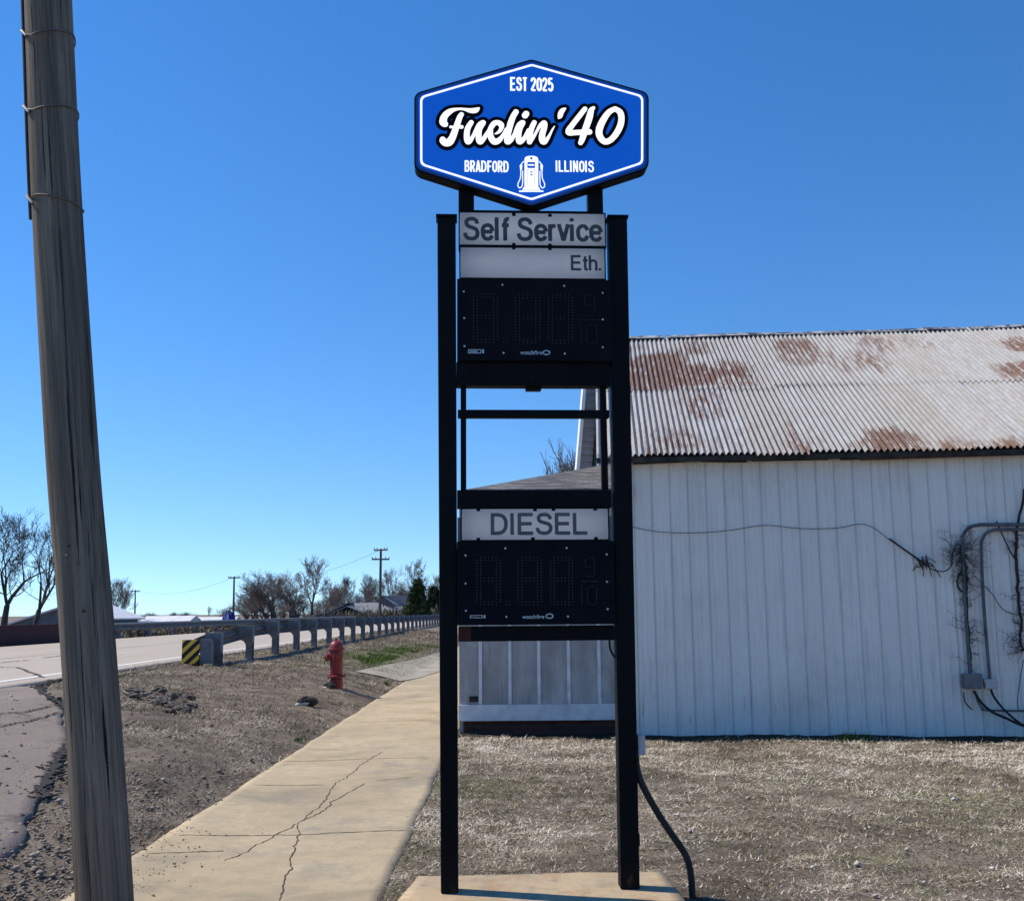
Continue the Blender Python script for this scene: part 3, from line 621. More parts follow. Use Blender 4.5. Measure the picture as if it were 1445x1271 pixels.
def gtext(body, x0, x1, ytop, ybot, mat, y, par, wt=.083, gap=.035):
    a = sl(x0, ybot, -y); b = sl(x1, ytop, -y); H_ = b[1] - a[1]; adv = 0; W_ = []
    for ch in body: W_.append(adv); adv += GLY[ch][0] + gap
    ext = adv - gap - (.09 if body[-1] not in '. ' else .06); sx_ = (b[0] - a[0]) / ext; cell = H_ / 34
    gx = np.arange(a[0] - .015, b[0] + .02, cell); gy = np.arange(a[1] - .012, b[1] + .012, cell); X, Y = np.meshgrid(gx, gy); D = np.full(X.shape, 9.0); r_ = wt * H_
    for ch, o_ in zip(body, W_):
        for st in GLY[ch][1]:
            P = np.array(st) if len(st) == 2 else spl([(q[0], q[1], 0) for q in st], 4)[:, :2]; P = np.stack([a[0] + (P[:, 0] + o_) * sx_, a[1] + P[:, 1] * H_], 1); d = np.full(X.shape, 9.0)
            for p, q in zip(P[:-1], P[1:]):
                e = q - p; t_ = np.clip(((X - p[0]) * e[0] + (Y - p[1]) * e[1]) / (e @ e + 1e-12), 0, 1); d = np.minimum(d, np.hypot(X - p[0] - e[0] * t_, Y - p[1] - e[1] * t_) - r_)
            for p, q in (() if np.allclose(P[0], P[-1]) else ((P[0], P[1]), (P[-1], P[-2]))):
                n_ = (p - q) / np.linalg.norm(p - q); cut = (X - p[0]) * n_[0] + (Y - p[1]) * n_[1]; nearp = np.hypot(X - p[0], Y - p[1]) < 1.7 * r_; d = np.where(nearp, np.maximum(d, cut), d)
            D = np.minimum(D, d)
    return iso(D, 0, y, 'lettering', mat, gx, gy, par)
# panels
def frame_panel(x0, y0, x1, y1, name='price_panel'):
    m = MB(); e = rect(m, x0, y0, x1, y1, -.055, .04, .055); o = m.build(name, m_panel, sign, bevel=.003)
    l, r_, b, tp = e; m = MB(); w_ = .008
    m.box(l - w_, r_ + w_, -.052, .045, tp + .0005, tp + w_); m.box(l - w_, r_ + w_, -.052, .045, b - w_, b - .0005); m.box(l - w_, l - .0005, -.052, .045, b, tp); m.box(r_ + .0005, r_ + w_, -.052, .045, b, tp)
    m.build('panel_frame', m_black, o); return o, e
def text(body, l, r_, b, h, mat, y, par, name, off=0.0, capfrac=.73):
    cu_ = bpy.data.curves.new(name, 'FONT'); cu_.body = body; cu_.size = 1; cu_.extrude = 0; cu_.offset = off; cu_.resolution_u = 6
    tmp = bpy.data.objects.new(name, cu_); COL.objects.link(tmp); bpy.context.view_layer.update()
    me = bpy.data.meshes.new_from_object(tmp.evaluated_get(bpy.context.evaluated_depsgraph_get())); bpy.data.objects.remove(tmp); bpy.data.curves.remove(cu_)
    n = len(me.vertices); co = np.zeros(n * 3, np.float32); me.vertices.foreach_get('co', co); co = co.reshape(-1, 3)
    x0, x1 = co[:, 0].min(), co[:, 0].max(); base = 0.0; y1 = co[:, 1].max()
    o_ = np.zeros_like(co); o_[:, 0] = l + (co[:, 0] - x0) / (x1 - x0) * (r_ - l); o_[:, 2] = b + (co[:, 1] - base) / (y1 - base) * h; o_[:, 1] = y
    me.vertices.foreach_set('co', o_.ravel()); me.materials.clear(); me.materials.append(mat); me.update(); me.name = name
    o = bpy.data.objects.new(name, me); COL.objects.link(o); o.parent = par; return o
def ptext(body, x0, x1, ytop, ybot, mat, y, par, name='lettering', off=0.0):
    a = sl(x0, ybot, -y); b = sl(x1, ytop, -y); return text(body, a[0], b[0], a[1], b[1] - a[1], mat, y, par, name, off)
pa, _ = frame_panel(649, 301, 853.5, 346); gtext('Self Service', 654, 847, 308.5, 339, m_grit2, -.0575, pa)
pb, _ = frame_panel(650, 350, 853, 392); gtext('Eth.', 805.5, 848, 360.5, 381.5, m_grit2, -.0575, pb)
bar('divider', 650, 345.6, 853, 350.4, -.053, .045, m_black, 0)
pc, ec = frame_panel(652, 718, 858, 761); gtext('DIESEL', 692, 826, 723.5, 754.5, m_grit, -.0575, pc)
m = MB(); rect(m, 645.5, 730, 650.3, 765, -.04, -.03); m.build('edge_strip', m_zinc, sign); m = MB(); rect(m, 859.6, 728, 864.5, 764, -.04, -.03); m.build('edge_strip', m_zinc, sign)
def clips(par, lst):
    for px, py in lst:
        m = MB(); s_, z_ = sl(px, py, .058); m.box(s_ - .010, s_ + .010, -.0605, -.0555, z_ - .008, z_ + .008); m.build('clip', m_hk, par)
clips(pa, [(725, 303), (776, 304), (725, 345), (776, 346)]); clips(pb, [(725, 350), (776, 351)]); clips(pc, [(675, 719), (755, 719), (781, 718.5), (840, 718), (675, 760.5), (752, 760), (841, 759.5)])
# LED price cabinets
def dots_digit(x0, y0, x1, y1, double=True, segs='abcdefg', nx=7, nyh=8):
    D = set(); W, H_ = nx, 2 * nyh
    k = 2 if double else 1
    for i in range(W):
        for j in range(H_ + 1):
            ins = False; cx = i < k; cX = i >= W - k; top = j < k; bot = j > H_ - k; mid = abs(j - nyh) < (1 if double else .5)
            if double: mid = j in (nyh - 1, nyh)
            core = 0 < i < W - 1
            if 'a' in segs and top and core: ins = True
            if 'd' in segs and bot and core: ins = True
            if 'g' in segs and mid and core: ins = True
            if 'f' in segs and cx and 0 < j <= nyh: ins = True
            if 'e' in segs and cx and nyh <= j < H_: ins = True
            if 'b' in segs and cX and 0 < j <= nyh: ins = True
            if 'c' in segs and cX and nyh <= j < H_: ins = True
            if ins: D.add((i, j))
    return [(x0 + (x1 - x0) * i / (W - 1), y0 + (y1 - y0) * j / H_) for i, j in D]
def diode(mb, px, py, r_, yf):
    s_, z_ = sl(px, py, -yf); n = 6; mb.poly([(s_ + r_ * math.cos(2 * math.pi * k / n), yf, z_ + r_ * math.sin(2 * math.pi * k / n)) for k in range(n)])
def led(x0, y0, x1, y1, dg, nine, ten, frac, dp, screws, logo, lab, marks):
    m = MB(); rect(m, x0, y0, x1, y1, -.08, .07, .08); cab = m.build('led_cabinet', m_blackled, sign, bevel=.004); yf = -.0825
    for (a, b, c, d) in dg:
        mb = MB()
        for p in dots_digit(a, b, c, d): diode(mb, *p, .0036, yf)
        mb.build('led_digit', m_dot, cab)
    mb = MB()
    for p in dots_digit(*nine, False, 'abcdfg', 5, 5): diode(mb, *p, .0028, yf)
    mb.build('led_digit', m_dot, cab)
    mb = MB()
    for p in dots_digit(*ten, False, 'abcdef', 5, 5): diode(mb, *p, .0028, yf)
    mb.build('led_digit', m_dot, cab); mb = MB()
    for i in range(11): diode(mb, ten[0] - 8, ten[1] + (ten[3] - ten[1]) * i / 10, .0028, yf)
    mb.build('led_digit', m_dot, cab); mb = MB()
    for i in range(13): diode(mb, frac[0] + (frac[2] - frac[0]) * i / 12, frac[1], .0026, yf)
    mb.build('led_bar', m_dot, cab)
    mb = MB()
    for i in range(2):
        for j in range(2): diode(mb, dp[0] + 4.5 * i, dp[1] + 4.5 * j, .0034, yf)
    mb.build('led_point', m_dot, cab)
    for p in screws:
        s_, z_ = sl(*p, .08); mb = MB(); mb.lathe([(.0062, 0), (.0058, .003), (.003, .0045)], 10, (s_, -.0805, z_), (0, -1, 0)); mb.build('screw', m_steel, cab, smooth=True)
    ptext(logo[0], *logo[1:], m_steel, -.0818, cab, 'maker_logo', .01)
    mb = MB(); c = sl(lab[0], lab[1], .082); n = 20
    ring = [(c[0] + .022 * math.cos(6.2832 * k / n), c[1] + .0145 * math.sin(6.2832 * k / n)) for k in range(n)]; rin = [(c[0] + .0155 * math.cos(6.2832 * k / n), c[1] + .009 * math.sin(6.2832 * k / n)) for k in range(n)]
    for k in range(n): k2 = (k + 1) % n; mb.poly([(ring[k][0], -.0818, ring[k][1]), (ring[k2][0], -.0818, ring[k2][1]), (rin[k2][0], -.0818, rin[k2][1]), (rin[k][0], -.0818, rin[k][1])])
    mb.build('maker_emblem', m_steel, cab)
    mb = MB(); x0_, y0_, x1_, y1_ = marks
    for (a, b, c_, d) in [(x0_, y0_, x1_, y0_ + .9), (x0_, y1_ - .9, x1_, y1_), (x0_, y0_ + .9, x0_ + 1, y1_ - .9), (x1_ - 1, y0_ + .9, x1_, y1_ - .9), (x0_ + 2.2, y0_ + 2.1, x1_ - 5, y1_ - 2.0), (x1_ + 1.5, y0_, x1_ + 4, y1_)]:
        p, q = sl(a, d, .082), sl(c_, b, .082); mb.poly([(p[0], -.0818, p[1]), (q[0], -.0818, p[1]), (q[0], -.0818, q[1]), (p[0], -.0818, q[1])])
    mb.build('maker_plate', m_steel, cab); return cab
led(645, 394, 864, 509, [(668, 415, 702, 483), (727, 416, 762, 484), (774, 416, 808, 484)], (825, 417, 839, 445), (828, 458, 842, 485), (817, 451.5, 846), (711, 478),
    [(654.5, 411.5), (709, 402), (796, 403.5), (850.5, 413.5), (655, 449), (850.5, 451), (655.5, 488.5), (850.5, 490), (710.5, 498), (797, 499)], ('watchfire', 734, 765, 494.5, 500), (771, 497.5), (660.5, 493, 679, 498.5))
led(645, 763.2, 868, 881, [(673, 786, 706, 853), (731, 786, 764, 853), (777, 786, 808, 853)], (826, 787, 839, 813), (829, 827, 842, 853), (821, 820, 844), (715, 848.5),
    [(657, 783.5), (713, 773.5), (799.5, 773), (856, 782), (657, 823), (856.5, 820.5), (657.5, 861.5), (857.5, 859), (714.5, 870), (801.5, 869.5)], ('watchfire', 737, 768, 867, 872.5), (775.5, 869), (663.5, 867.5, 681, 872))
# hexagon cabinet
def rhex(pts, inset, rad, k=7):
    n = len(pts); c = Vector((sum(p[0] for p in pts) / n, sum(p[1] for p in pts) / n)); P = [Vector(p) for p in pts]; L_ = []
    for i in range(n):
        a, b = P[i], P[(i + 1) % n]; d = (b - a).normalized(); nr = Vector((-d.y, d.x)); nr = nr if (c - a).dot(nr) > 0 else -nr; L_.append((a + nr * inset, d))
    Q = []
    for i in range(n):
        (a, d), (b, e) = L_[i - 1], L_[i]; den = d.x * e.y - d.y * e.x; w_ = b - a; Q.append(a + d * ((w_.x * e.y - w_.y * e.x) / den))
    out = []
    for i in range(n):
        p, a, b = Q[i], (Q[i - 1] - Q[i]).normalized(), (Q[(i + 1) % n] - Q[i]).normalized(); ang = a.angle(b); tl = rad / math.tan(ang / 2); s0, s1 = p + a * tl, p + b * tl
        for j in range(k + 1):
            t_ = j / k; out.append(tuple(s0 * (1 - t_) ** 2 + p * 2 * t_ * (1 - t_) + s1 * t_ ** 2))
    return out
HF = .10
HX = [sl(*p, HF) for p in [(750, 84), (915.5, 131), (915.5, 238), (750, 292.5), (584.5, 240), (584.5, 132)]]
m = MB(); oh = rhex(HX, 0, .06); m.prism(oh[::-1], -HF, -.005); hexo = m.build('hexagon_cabinet', m_hk, sign)
def face(name, inset, rad, y, mat):
    m = MB(); m.poly([(a, y, b) for a, b in rhex(HX, inset, rad)]); return m.build(name, mat, hexo)
face('navy_band', .008, .055, -HF - .003, m_hb3); face('blue_band', .020, .05, -HF - .006, m_hb2)
face('blue_face', .029, .045, -HF - .009, m_hb)
m = MB(); A = rhex(HX, .035, .042); B = rhex(HX, .047, .036); n = len(A)
for i in range(n): j = (i + 1) % n; m.poly([(A[i][0], -HF - .012, A[i][1]), (A[j][0], -HF - .012, A[j][1]), (B[j][0], -HF - .012, B[j][1]), (B[i][0], -HF - .012, B[i][1])])
m.build('white_border', m_hw, hexo)
gtext('EST 2025', 720.5, 779.5, 110, 128.3, m_hw, -HF - .013, hexo, .068, .13)
gtext('BRADFORD', 656, 717, 227.3, 242.5, m_hw, -HF - .013, hexo, .068, .13)
gtext('ILLINOIS', 784.5, 837, 227.3, 242.5, m_hw, -HF - .013, hexo, .068, .13)
# brush script, as one signed-distance outline
Z2 = 1445
STK = [
 [(205, 352, 28), (190, 372, 46), (160, 345, 60), (160, 305, 60), (172, 265, 56), (205, 222, 54), (255, 183, 48), (320, 157, 34), (400, 145, 25), (470, 152, 28), (540, 168, 40), (595, 172, 47), (640, 162, 44), (680, 135, 20)],
 [(425, 226, 42), (402, 262, 46), (375, 335, 49), (345, 425, 50), (318, 500, 54), (292, 565, 57), (250, 625, 64), (200, 640, 61), (160, 612, 58), (152, 588, 48)],
 [(268, 408, 28), (330, 410, 26), (428, 408, 35)],
 [(568, 342, 42), (520, 420, 47), (503, 500, 48), (505, 580, 50), (522, 624, 49), (558, 600, 40), (600, 530, 32), (642, 440, 34), (690, 372, 42), (745, 344, 42), (690, 430, 47), (677, 500, 48), (677, 580, 50), (697, 624, 50), (738, 595, 40), (785, 525, 38), (835, 460, 42), (860, 410, 44), (900, 358, 46), (950, 344, 44), (1000, 372, 48), (1008, 415, 40), (985, 465, 32), (950, 494, 26), (914, 508, 16)],
 [(850, 460, 42), (848, 520, 45), (862, 575, 52), (905, 622, 54), (960, 610, 48), (1010, 560, 38), (1045, 500, 30), (1075, 440, 30)],
 [(1218, 190, 48), (1178, 255, 48), (1142, 350, 52), (1116, 450, 50), (1096, 550, 50), (1096, 621, 52), (1150, 592, 42), (1190, 525, 32), (1225, 440, 34), (1268, 372, 42), (1320, 344, 43), (1278, 420, 48), (1260, 500, 46), (1256, 580, 48), (1272, 624, 49), (1325, 592, 40), (1368, 520, 34), (1400, 455, 34)],
 [(1350, 243, 52), (1367, 217, 52)],
 [(Z2 + 40, 344, 43), (Z2 + 8, 410, 45), (Z2 - 15, 490, 45), (Z2 - 30, 570, 46), (Z2 - 28, 628, 44)],
 [(Z2 - 15, 622, 34), (Z2 + 40, 540, 28), (Z2 + 82, 460, 28), (Z2 + 128, 388, 36), (Z2 + 185, 352, 48), (Z2 + 186, 420, 48), (Z2 + 160, 500, 51), (Z2 + 153, 580, 54), (Z2 + 178, 622, 54), (Z2 + 225, 588, 36), (Z2 + 270, 515, 25), (Z2 + 305, 445, 20), (Z2 + 336, 398, 14)],
 [(Z2 + 490, 140, 22), (Z2 + 450, 170, 42), (Z2 + 425, 210, 45), (Z2 + 415, 250, 42), (Z2 + 393, 285, 16)],
 [(Z2 + 778, 145, 42), (Z2 + 695, 250, 45), (Z2 + 600, 372, 46), (Z2 + 542, 456, 50), (Z2 + 550, 494, 50), (Z2 + 640, 490, 48), (Z2 + 760, 484, 48), (Z2 + 842, 480, 50)],
 [(Z2 + 905, 128, 30), (Z2 + 870, 165, 46), (Z2 + 848, 250, 55), (Z2 + 816, 350, 55), (Z2 + 780, 450, 53), (Z2 + 742, 575, 50), (Z2 + 714, 640, 42)],
 [(Z2 + 1218, 143, 44), (Z2 + 1130, 190, 48), (Z2 + 1055, 290, 54), (Z2 + 1000, 400, 57), (Z2 + 982, 490, 57), (Z2 + 1008, 570, 55), (Z2 + 1070, 622, 53), (Z2 + 1150, 598, 50), (Z2 + 1230, 510, 52), (Z2 + 1288, 400, 53), (Z2 + 1310, 290, 52), (Z2 + 1290, 195, 52), (Z2 + 1218, 143, 44)]]
def to_sign(px, py):
    return sl(px, py, HF + .014)
def field(cell):
    strokes = []
    k = to_sign(760, 180)[0] - to_sign(750, 180)[0]; k /= 10
    for s_ in STK:
        a = spl(s_); P = np.array([to_sign(610 + q[0] / 10.32, 140 + q[1] / 10.32) + (q[2] / 10.32 * k,) for q in a]); strokes.append(P)
    A = np.concatenate(strokes); g = .06
    gx = np.arange(A[:, 0].min() - g, A[:, 0].max() + g, cell); gy = np.arange(A[:, 1].min() - g, A[:, 1].max() + g, cell)
    X, Y = np.meshgrid(gx, gy); D = np.full(X.shape, 9.0)
    for P in strokes:
        for a, b in zip(P[:-1], P[1:]):
            dx, dy = b[0] - a[0], b[1] - a[1]; L2 = dx * dx + dy * dy + 1e-12
            t_ = np.clip(((X - a[0]) * dx + (Y - a[1]) * dy) / L2, 0, 1)
            D = np.minimum(D, np.hypot(X - a[0] - dx * t_, Y - a[1] - dy * t_) - (a[2] + (b[2] - a[2]) * t_))
    return gx, gy, D, 48 / 10.32 * k
gx, gy, D, OFF = field(.0038)
iso(D, OFF, -HF - .0125, 'lettering_outline', m_hk, gx, gy, hexo); iso(D, -.0028, -HF - .0155, 'script_lettering', m_hw, gx, gy, hexo)
# little fuel pump emblem
def pz(pts): return [sl(720 + a / 18.15, 210 + b / 18.15, HF + .014) for a, b in pts]
m = MB(); y_ = -HF - .013; m_hb_i = 1
def ply(pts, dy=0): m.poly([(a, y_ - dy, b) for a, b in pz(pts)])
ply([(365, 990), (365, 270), (385, 215), (450, 188), (540, 180), (630, 188), (695, 215), (718, 270), (718, 990)])
ply([(305, 1055), (345, 985), (735, 985), (775, 1055)]); ply([(225, 1105), (225, 1068), (850, 1068), (850, 1105)])
def stroke(pts, wd):
    q = spl([(a, b, 0) for a, b in pts], 4)
    for i in range(len(q) - 1):
        d = q[i + 1][:2] - q[i][:2]; nn = np.array([-d[1], d[0]]) / (np.hypot(*d) + 1e-9) * wd / 2; ply([tuple(q[i][:2] - nn), tuple(q[i + 1][:2] - nn), tuple(q[i + 1][:2] + nn), tuple(q[i][:2] + nn)], .0004 * (i % 2))
stroke([(350, 320), (270, 430), (272, 640), (250, 780), (205, 880), (200, 960), (245, 1005), (300, 960), (318, 860), (318, 560)], 24)
stroke([(735, 320), (815, 430), (812, 640), (830, 780), (875, 880), (880, 960), (835, 1005), (780, 960), (762, 860), (762, 560)], 24)
ply([(240, 440), (275, 390), (310, 420), (300, 540), (262, 540)], .001); ply([(840, 440), (805, 390), (770, 420), (780, 540), (818, 540)], .001)
m.cur = 1
ply([(440, 500), (440, 345), (635, 345), (635, 500)], .0025); ply([(508 + 0, 248), (518, 275), (540, 283), (562, 275), (572, 248), (562, 222), (540, 213), (518, 222)], .0025)
ply([(500, 618), (515, 592), (540, 584), (565, 592), (580, 618)], .0025); ply([(500, 655), (580, 655), (565, 680), (540, 690), (515, 680)], .0025)
ply([(440, 950), (440, 535), (447, 535), (447, 950)], .0025); ply([(618, 950), (618, 535), (625, 535), (625, 950)], .0025); ply([(440, 535), (440, 528), (625, 528), (625, 535)], .0025)
m.cur = 0; ply([(460, 442), (460, 405), (615, 405), (615, 442)], .004)
m.build('pump_emblem', [m_hw, m_hb], hexo)
# junction box on the right post, pad, cable
m = MB(); a = sl(899.5, 1064, 0); b = sl(909, 1036, 0); m.box(a[0], b[0], -.03, .04, a[1], b[1]); m.build('junction_box', m_lightbox, sign, bevel=.004)
m = MB(); lo = sl(878, 1200); hi_ = sl(898, 1172); q = sl(901, 1186); m.box(q[0] - .004, q[0] + .012, -.03, .03, q[1] - .03, q[1] + .03); m.build('weld_plate', m_black, sign, bevel=.004)
pad = MB(); m = pad; V = []
px0, px1, py0, py1 = -.585, .88, 5.05, 6.02; nx_, ny_ = 24, 16
gx_ = np.linspace(0, 1, nx_); gy_ = np.linspace(0, 1, ny_); Xp, Yp = np.meshgrid(gx_, gy_)
XX = px0 - .075 + .12 * Yp + (px1 - px0 + .075) * Xp - .17 * Yp * Xp + .012 * (fbm(Xp * 9, Yp * 7, 71) - .5); YY = py0 + (py1 - py0) * Yp + .07 * Xp * Yp + .012 * (fbm(Xp * 9 + 5, Yp * 7, 72) - .5)
pd = grid_obj('concrete_pad', XX, YY, .05 + .008 * (fbm(Xp * 6, Yp * 5, 73) - .5), m_pad, skirt=.14, smooth=False); tag(pd, 'low rust-stained concrete pad under the price sign posts', 'concrete pad')
cp = [(897, 1058), (899, 1085), (908, 1110), (925, 1141), (942, 1168), (960, 1194), (970, 1212), (975, 1235), (977, 1262)]
P = []
for i, c in enumerate(cp):
    t_ = i / 8; P.append(plane(*c, SL + EN * (.01 + .02 * t_), EN))
P.append(Vector((P[-1].x + .005, P[-1].y - .02, -.06))); m = MB(); sp_ = spl([tuple(p) for p in P], 5); m.tube([tuple(p) for p in sp_], .0185, 10)
tag(m.build('power_conduit', m_rubber, smooth=True), 'dark flexible conduit curving from the right sign post down to the pad', 'conduit')
m = MB(); P = [plane(860, 903, SL + EN * -.02, EN), plane(861, 915, SL + EN * -.02, EN), plane(866, 925, SL, EN), plane(872, 930, SL, EN)]
mm = MB(); mm.tube([tuple(p) for p in spl([tuple(p) for p in P], 4)], .006, 6); o = mm.build('short_cable', m_rubber, smooth=True); tag(o, 'short black cable looping out under the lowest sign beam', 'cable')

# ================================================================== FOREGROUND UTILITY POLE
pts = [(68, 0), (80, 280), (102, 640), (124, 900), (148, 1271)]
PY = 5.35
pc_ = [dep(*p, PY) for p in pts]; base = pc_[-1] + (pc_[-1] - pc_[-2]) * .12; slope = (pc_[0] - pc_[1]).normalized()
path = [Vector((base.x + .02, base.y, float(gz(base.x)) - .4))] + pc_[::-1]; top = pc_[0] + slope * 4.6; path += [pc_[0] + slope * 2, top]
sp_ = spl([tuple(p) for p in path], 16); zz_ = sp_[:, 2]
n = 40; rad = np.interp(zz_, [0, 1.0, 3.0, 5.0, 9.5], [.137, .134, .130, .126, .112]); V = []
for i in range(len(sp_)):
    for k in range(n):
        an = 2 * math.pi * k / n; r_ = rad[i] * (1 + .02 * (float(fbm(math.cos(an) * 1.7 + 9, zz_[i] * .5 + math.sin(an) * 1.7, 5)) - .5) + .035 * (float(vn(np.array(an * 4.0), np.array(zz_[i] * .35), 8)) - .5))
        V.append((sp_[i][0] + r_ * math.cos(an), sp_[i][1] + r_ * math.sin(an), zz_[i]))
up = empty('utility_pole', (base.x, base.y, 0)); tag(up, 'thick weathered leaning wooden utility pole in the left foreground', 'utility pole')
m = MB(); V = [(a - base.x, b - base.y, c) for a, b, c in V]
m.add(V, [(i * n + k, i * n + (k + 1) % n, (i + 1) * n + (k + 1) % n, (i + 1) * n + k) for i in range(len(sp_) - 1) for k in range(n)] + [tuple((len(sp_) - 1) * n + k for k in range(n))])
q_ = Vector((0, 0, 1)).rotation_difference((pc_[0] - pc_[-1]).normalized()); qi = q_.inverted(); m.v = [tuple(qi @ Vector(a)) for a in m.v]
sh_ = m.build('shaft', m_pole, up, smooth=True); sh_.rotation_mode = 'QUATERNION'; sh_.rotation_quaternion = q_
def pole_at(z): return Vector((np.interp(z, zz_, sp_[:, 0]) - base.x, np.interp(z, zz_, sp_[:, 1]) - base.y, z)), float(np.interp(z, zz_, rad))
zpx = lambda y: dep(80, y, PY - .12).z
for yl, yv, yr in ((28, 50, 32), (138, 155, 140), (276, 274, 283)):
    loop = []
    for k in range(33):
        an = math.pi + 2 * math.pi * k / 32                      # starts at the left, passes the near face
        t_ = (k / 16 if k <= 16 else 2 - k / 16)                 # 0 left .. 1 right
        yy = (yl + (yv - yl) * t_ / .35) if t_ < .35 else (yv + (yr - yv) * (t_ - .35) / .65)
        c, r_ = pole_at(zpx(yy)); loop.append(c + Vector((math.cos(an), math.sin(an), 0)) * (r_ + .006))
    mb = MB(); mb.tube(loop, .0042, 6); mb.build('wire_band', simple('dull wire', (.09, .088, .082), (.16, .155, .145), 20, .6, .2), up, smooth=True)
    c, r_ = pole_at(zpx((yl + yv) / 2)); mb = MB(); mb.tube([c + Vector((-r_ - .02, -.03, .035)), c + Vector((-r_ + .01, -.09, 0)), c + Vector((-r_ * .6, -r_ * .9, -.045))], [.010, .009, .008], 6); mb.build('clip', m_zinc, up, smooth=True)
path = []
for z_ in np.linspace(zpx(300), zpx(-300), 30):
    c, r_ = pole_at(z_); path.append(c + Vector((-r_ - .004, -.03, 0)))
mb = MB(); mb.tube(path, .012, 8); mb.build('ground_wire', m_rubber, up, smooth=True)
for px, py in ((109, 795), (89, 315), (95, 784), (118, 862), (150, 1080), (195 / 2, 770)):
    c, r_ = pole_at(dep(px, py, PY - .13).z); xx = dep(px, py, PY - .13).x - base.x; dx = max(-.9, min(.9, (xx - c.x) / r_)); yv = -r_ * math.sqrt(1 - dx * dx)
    mb = MB(); mb.lathe([(.007, 0), (.007, .006), (.004, .009)], 8, (xx, c.y + yv - .001, c.z), (0, -1, 0)); mb.build('nail', m_zinc if random.random() < .6 else m_dark, up, smooth=True)

# ================================================================== FIRE HYDRANT
hp = ter(475, 970); hs = 1.0
hy = empty('fire_hydrant', (hp.x, hp.y, float(gz(hp.x)) - .02)); tag(hy, 'dark red fire hydrant standing on the verge beside the sidewalk', 'fire hydrant')
HH = (dep(475, 900, hp.y).z - hp.z + .02) / .90; hy.scale = (HH, HH, HH); hy.rotation_euler = (0, R(-1.5), 0)
m = MB(); m.lathe([(.115, -.1), (.115, .17), (.10, .18), (.10, .20)], 24); m.build('lower_barrel', m_red, hy, smooth=True)
m = MB(); m.lathe([(.165, .200), (.168, .205), (.168, .230), (.15, .24), (.11, .252)], 24); fl = m.build('flange', m_red, hy, smooth=True)
for k in range(8):
    an = k * math.pi / 4 + .2; m = MB(); m.lathe([(.016, 0), (.016, .018)], 6, (.145 * math.cos(an), .145 * math.sin(an), .2405)); m.build('bolt', m_red, fl)
m = MB(); m.lathe([(.108, .245), (.112, .30), (.118, .45), (.122, .60), (.125, .665), (.12, .68)], 28); m.build('barrel', m_red, hy, smooth=True)
m = MB(); m.lathe([(.14, .675), (.15, .682), (.15, .715), (.135, .722), (.132, .735), (.118, .79), (.088, .832), (.05, .852), (.034, .856), (.034, .862)], 28); bn = m.build('bonnet', m_red, hy, smooth=True)
m = MB(); m.lathe([(.028, .860), (.025, .90)], 5); m.build('operating_nut', m_red, bn)
def noz(an, zc, r_, ln):
    d = Vector((math.cos(an), math.sin(an), 0)); m = MB()
    m.lathe([(r_ * 1.05, .08), (r_ * 1.05, ln - .05), (r_ * 1.25, ln - .045), (r_ * 1.25, ln), (r_, ln + .008), (r_ * .4, ln + .012), (r_ * .35, ln + .04)], 16, (0, 0, zc), d); o = m.build('hose_nozzle', m_red, hy, smooth=True); return o
noz(R(205), .565, .052, .19); noz(R(80), .565, .05, .165); noz(R(-70), .56, .066, .15)
m = MB(); m.tube([(-.17, -.08, .54), (-.20, -.10, .48), (-.19, -.09, .44)], .008, 5); m.build('cap_chain', m_rubber, hy)
m = MB(); m.lathe([(.012, 0), (.010, .01)], 8, (-.02, -.118, .60), (0, -1, 0)); m.build('paint_chip', m_conc, hy)

def shard(name, px, py, sx, sy, sz, tilt, label, cat='rock'):
    p = ter(px, py); rng = random.Random(int(px)); e = empty(name, (p.x, p.y, float(gz(p.x)))); tag(e, label, cat)
    m = MB(); lump(m, Vector((0, 0, sz * .5)), (sx, sy, sz * .75), rng, 10, 6); a = m.build('dark_face', m_tar, e, smooth=False)
    m = MB(); lump(m, Vector((-sx * .45, -sy * .25, sz * .22)), (sx * .75, sy * .8, sz * .42), rng, 10, 5); m.build('pale_edge', m_conc, e)
    e.rotation_euler = (0, 0, tilt); return e
shard('rock', 434, 994, .15, .08, .09, .2, 'small dark chunk with a pale edge lying alone on the verge near the hydrant')
shard('rock', 466, 970, .12, .07, .07, -.2, 'black lump resting against the left foot of the red hydrant')
# dug-up clods
rng = random.Random(12)
for i in range(46):
    px = rng.choice([rng.uniform(180, 274), rng.gauss(248, 14), rng.gauss(222, 18)]); py = {0: 975}.get(i, rng.uniform(978, 1004) if px > 215 else rng.uniform(974, 990))
    p = ter(px, py); s = rng.uniform(.03, .105); m = MB(); lump(m, Vector((0, 0, s * .25)), (s * rng.uniform(.8, 1.5), s, s * rng.uniform(.3, .6)), rng, 11, 7)
    o = m.build('dirt_clod', m_clod); o.location = (p.x, p.y, float(gz(p.x))); o.rotation_euler = (rng.uniform(-.3, .3), rng.uniform(-.3, .3), rng.uniform(0, 6))
    tag(o, 'dark clod in the dug-up heap of earth between the utility pole and the hydrant', 'clod', 'clods of the dug-up earth heap')

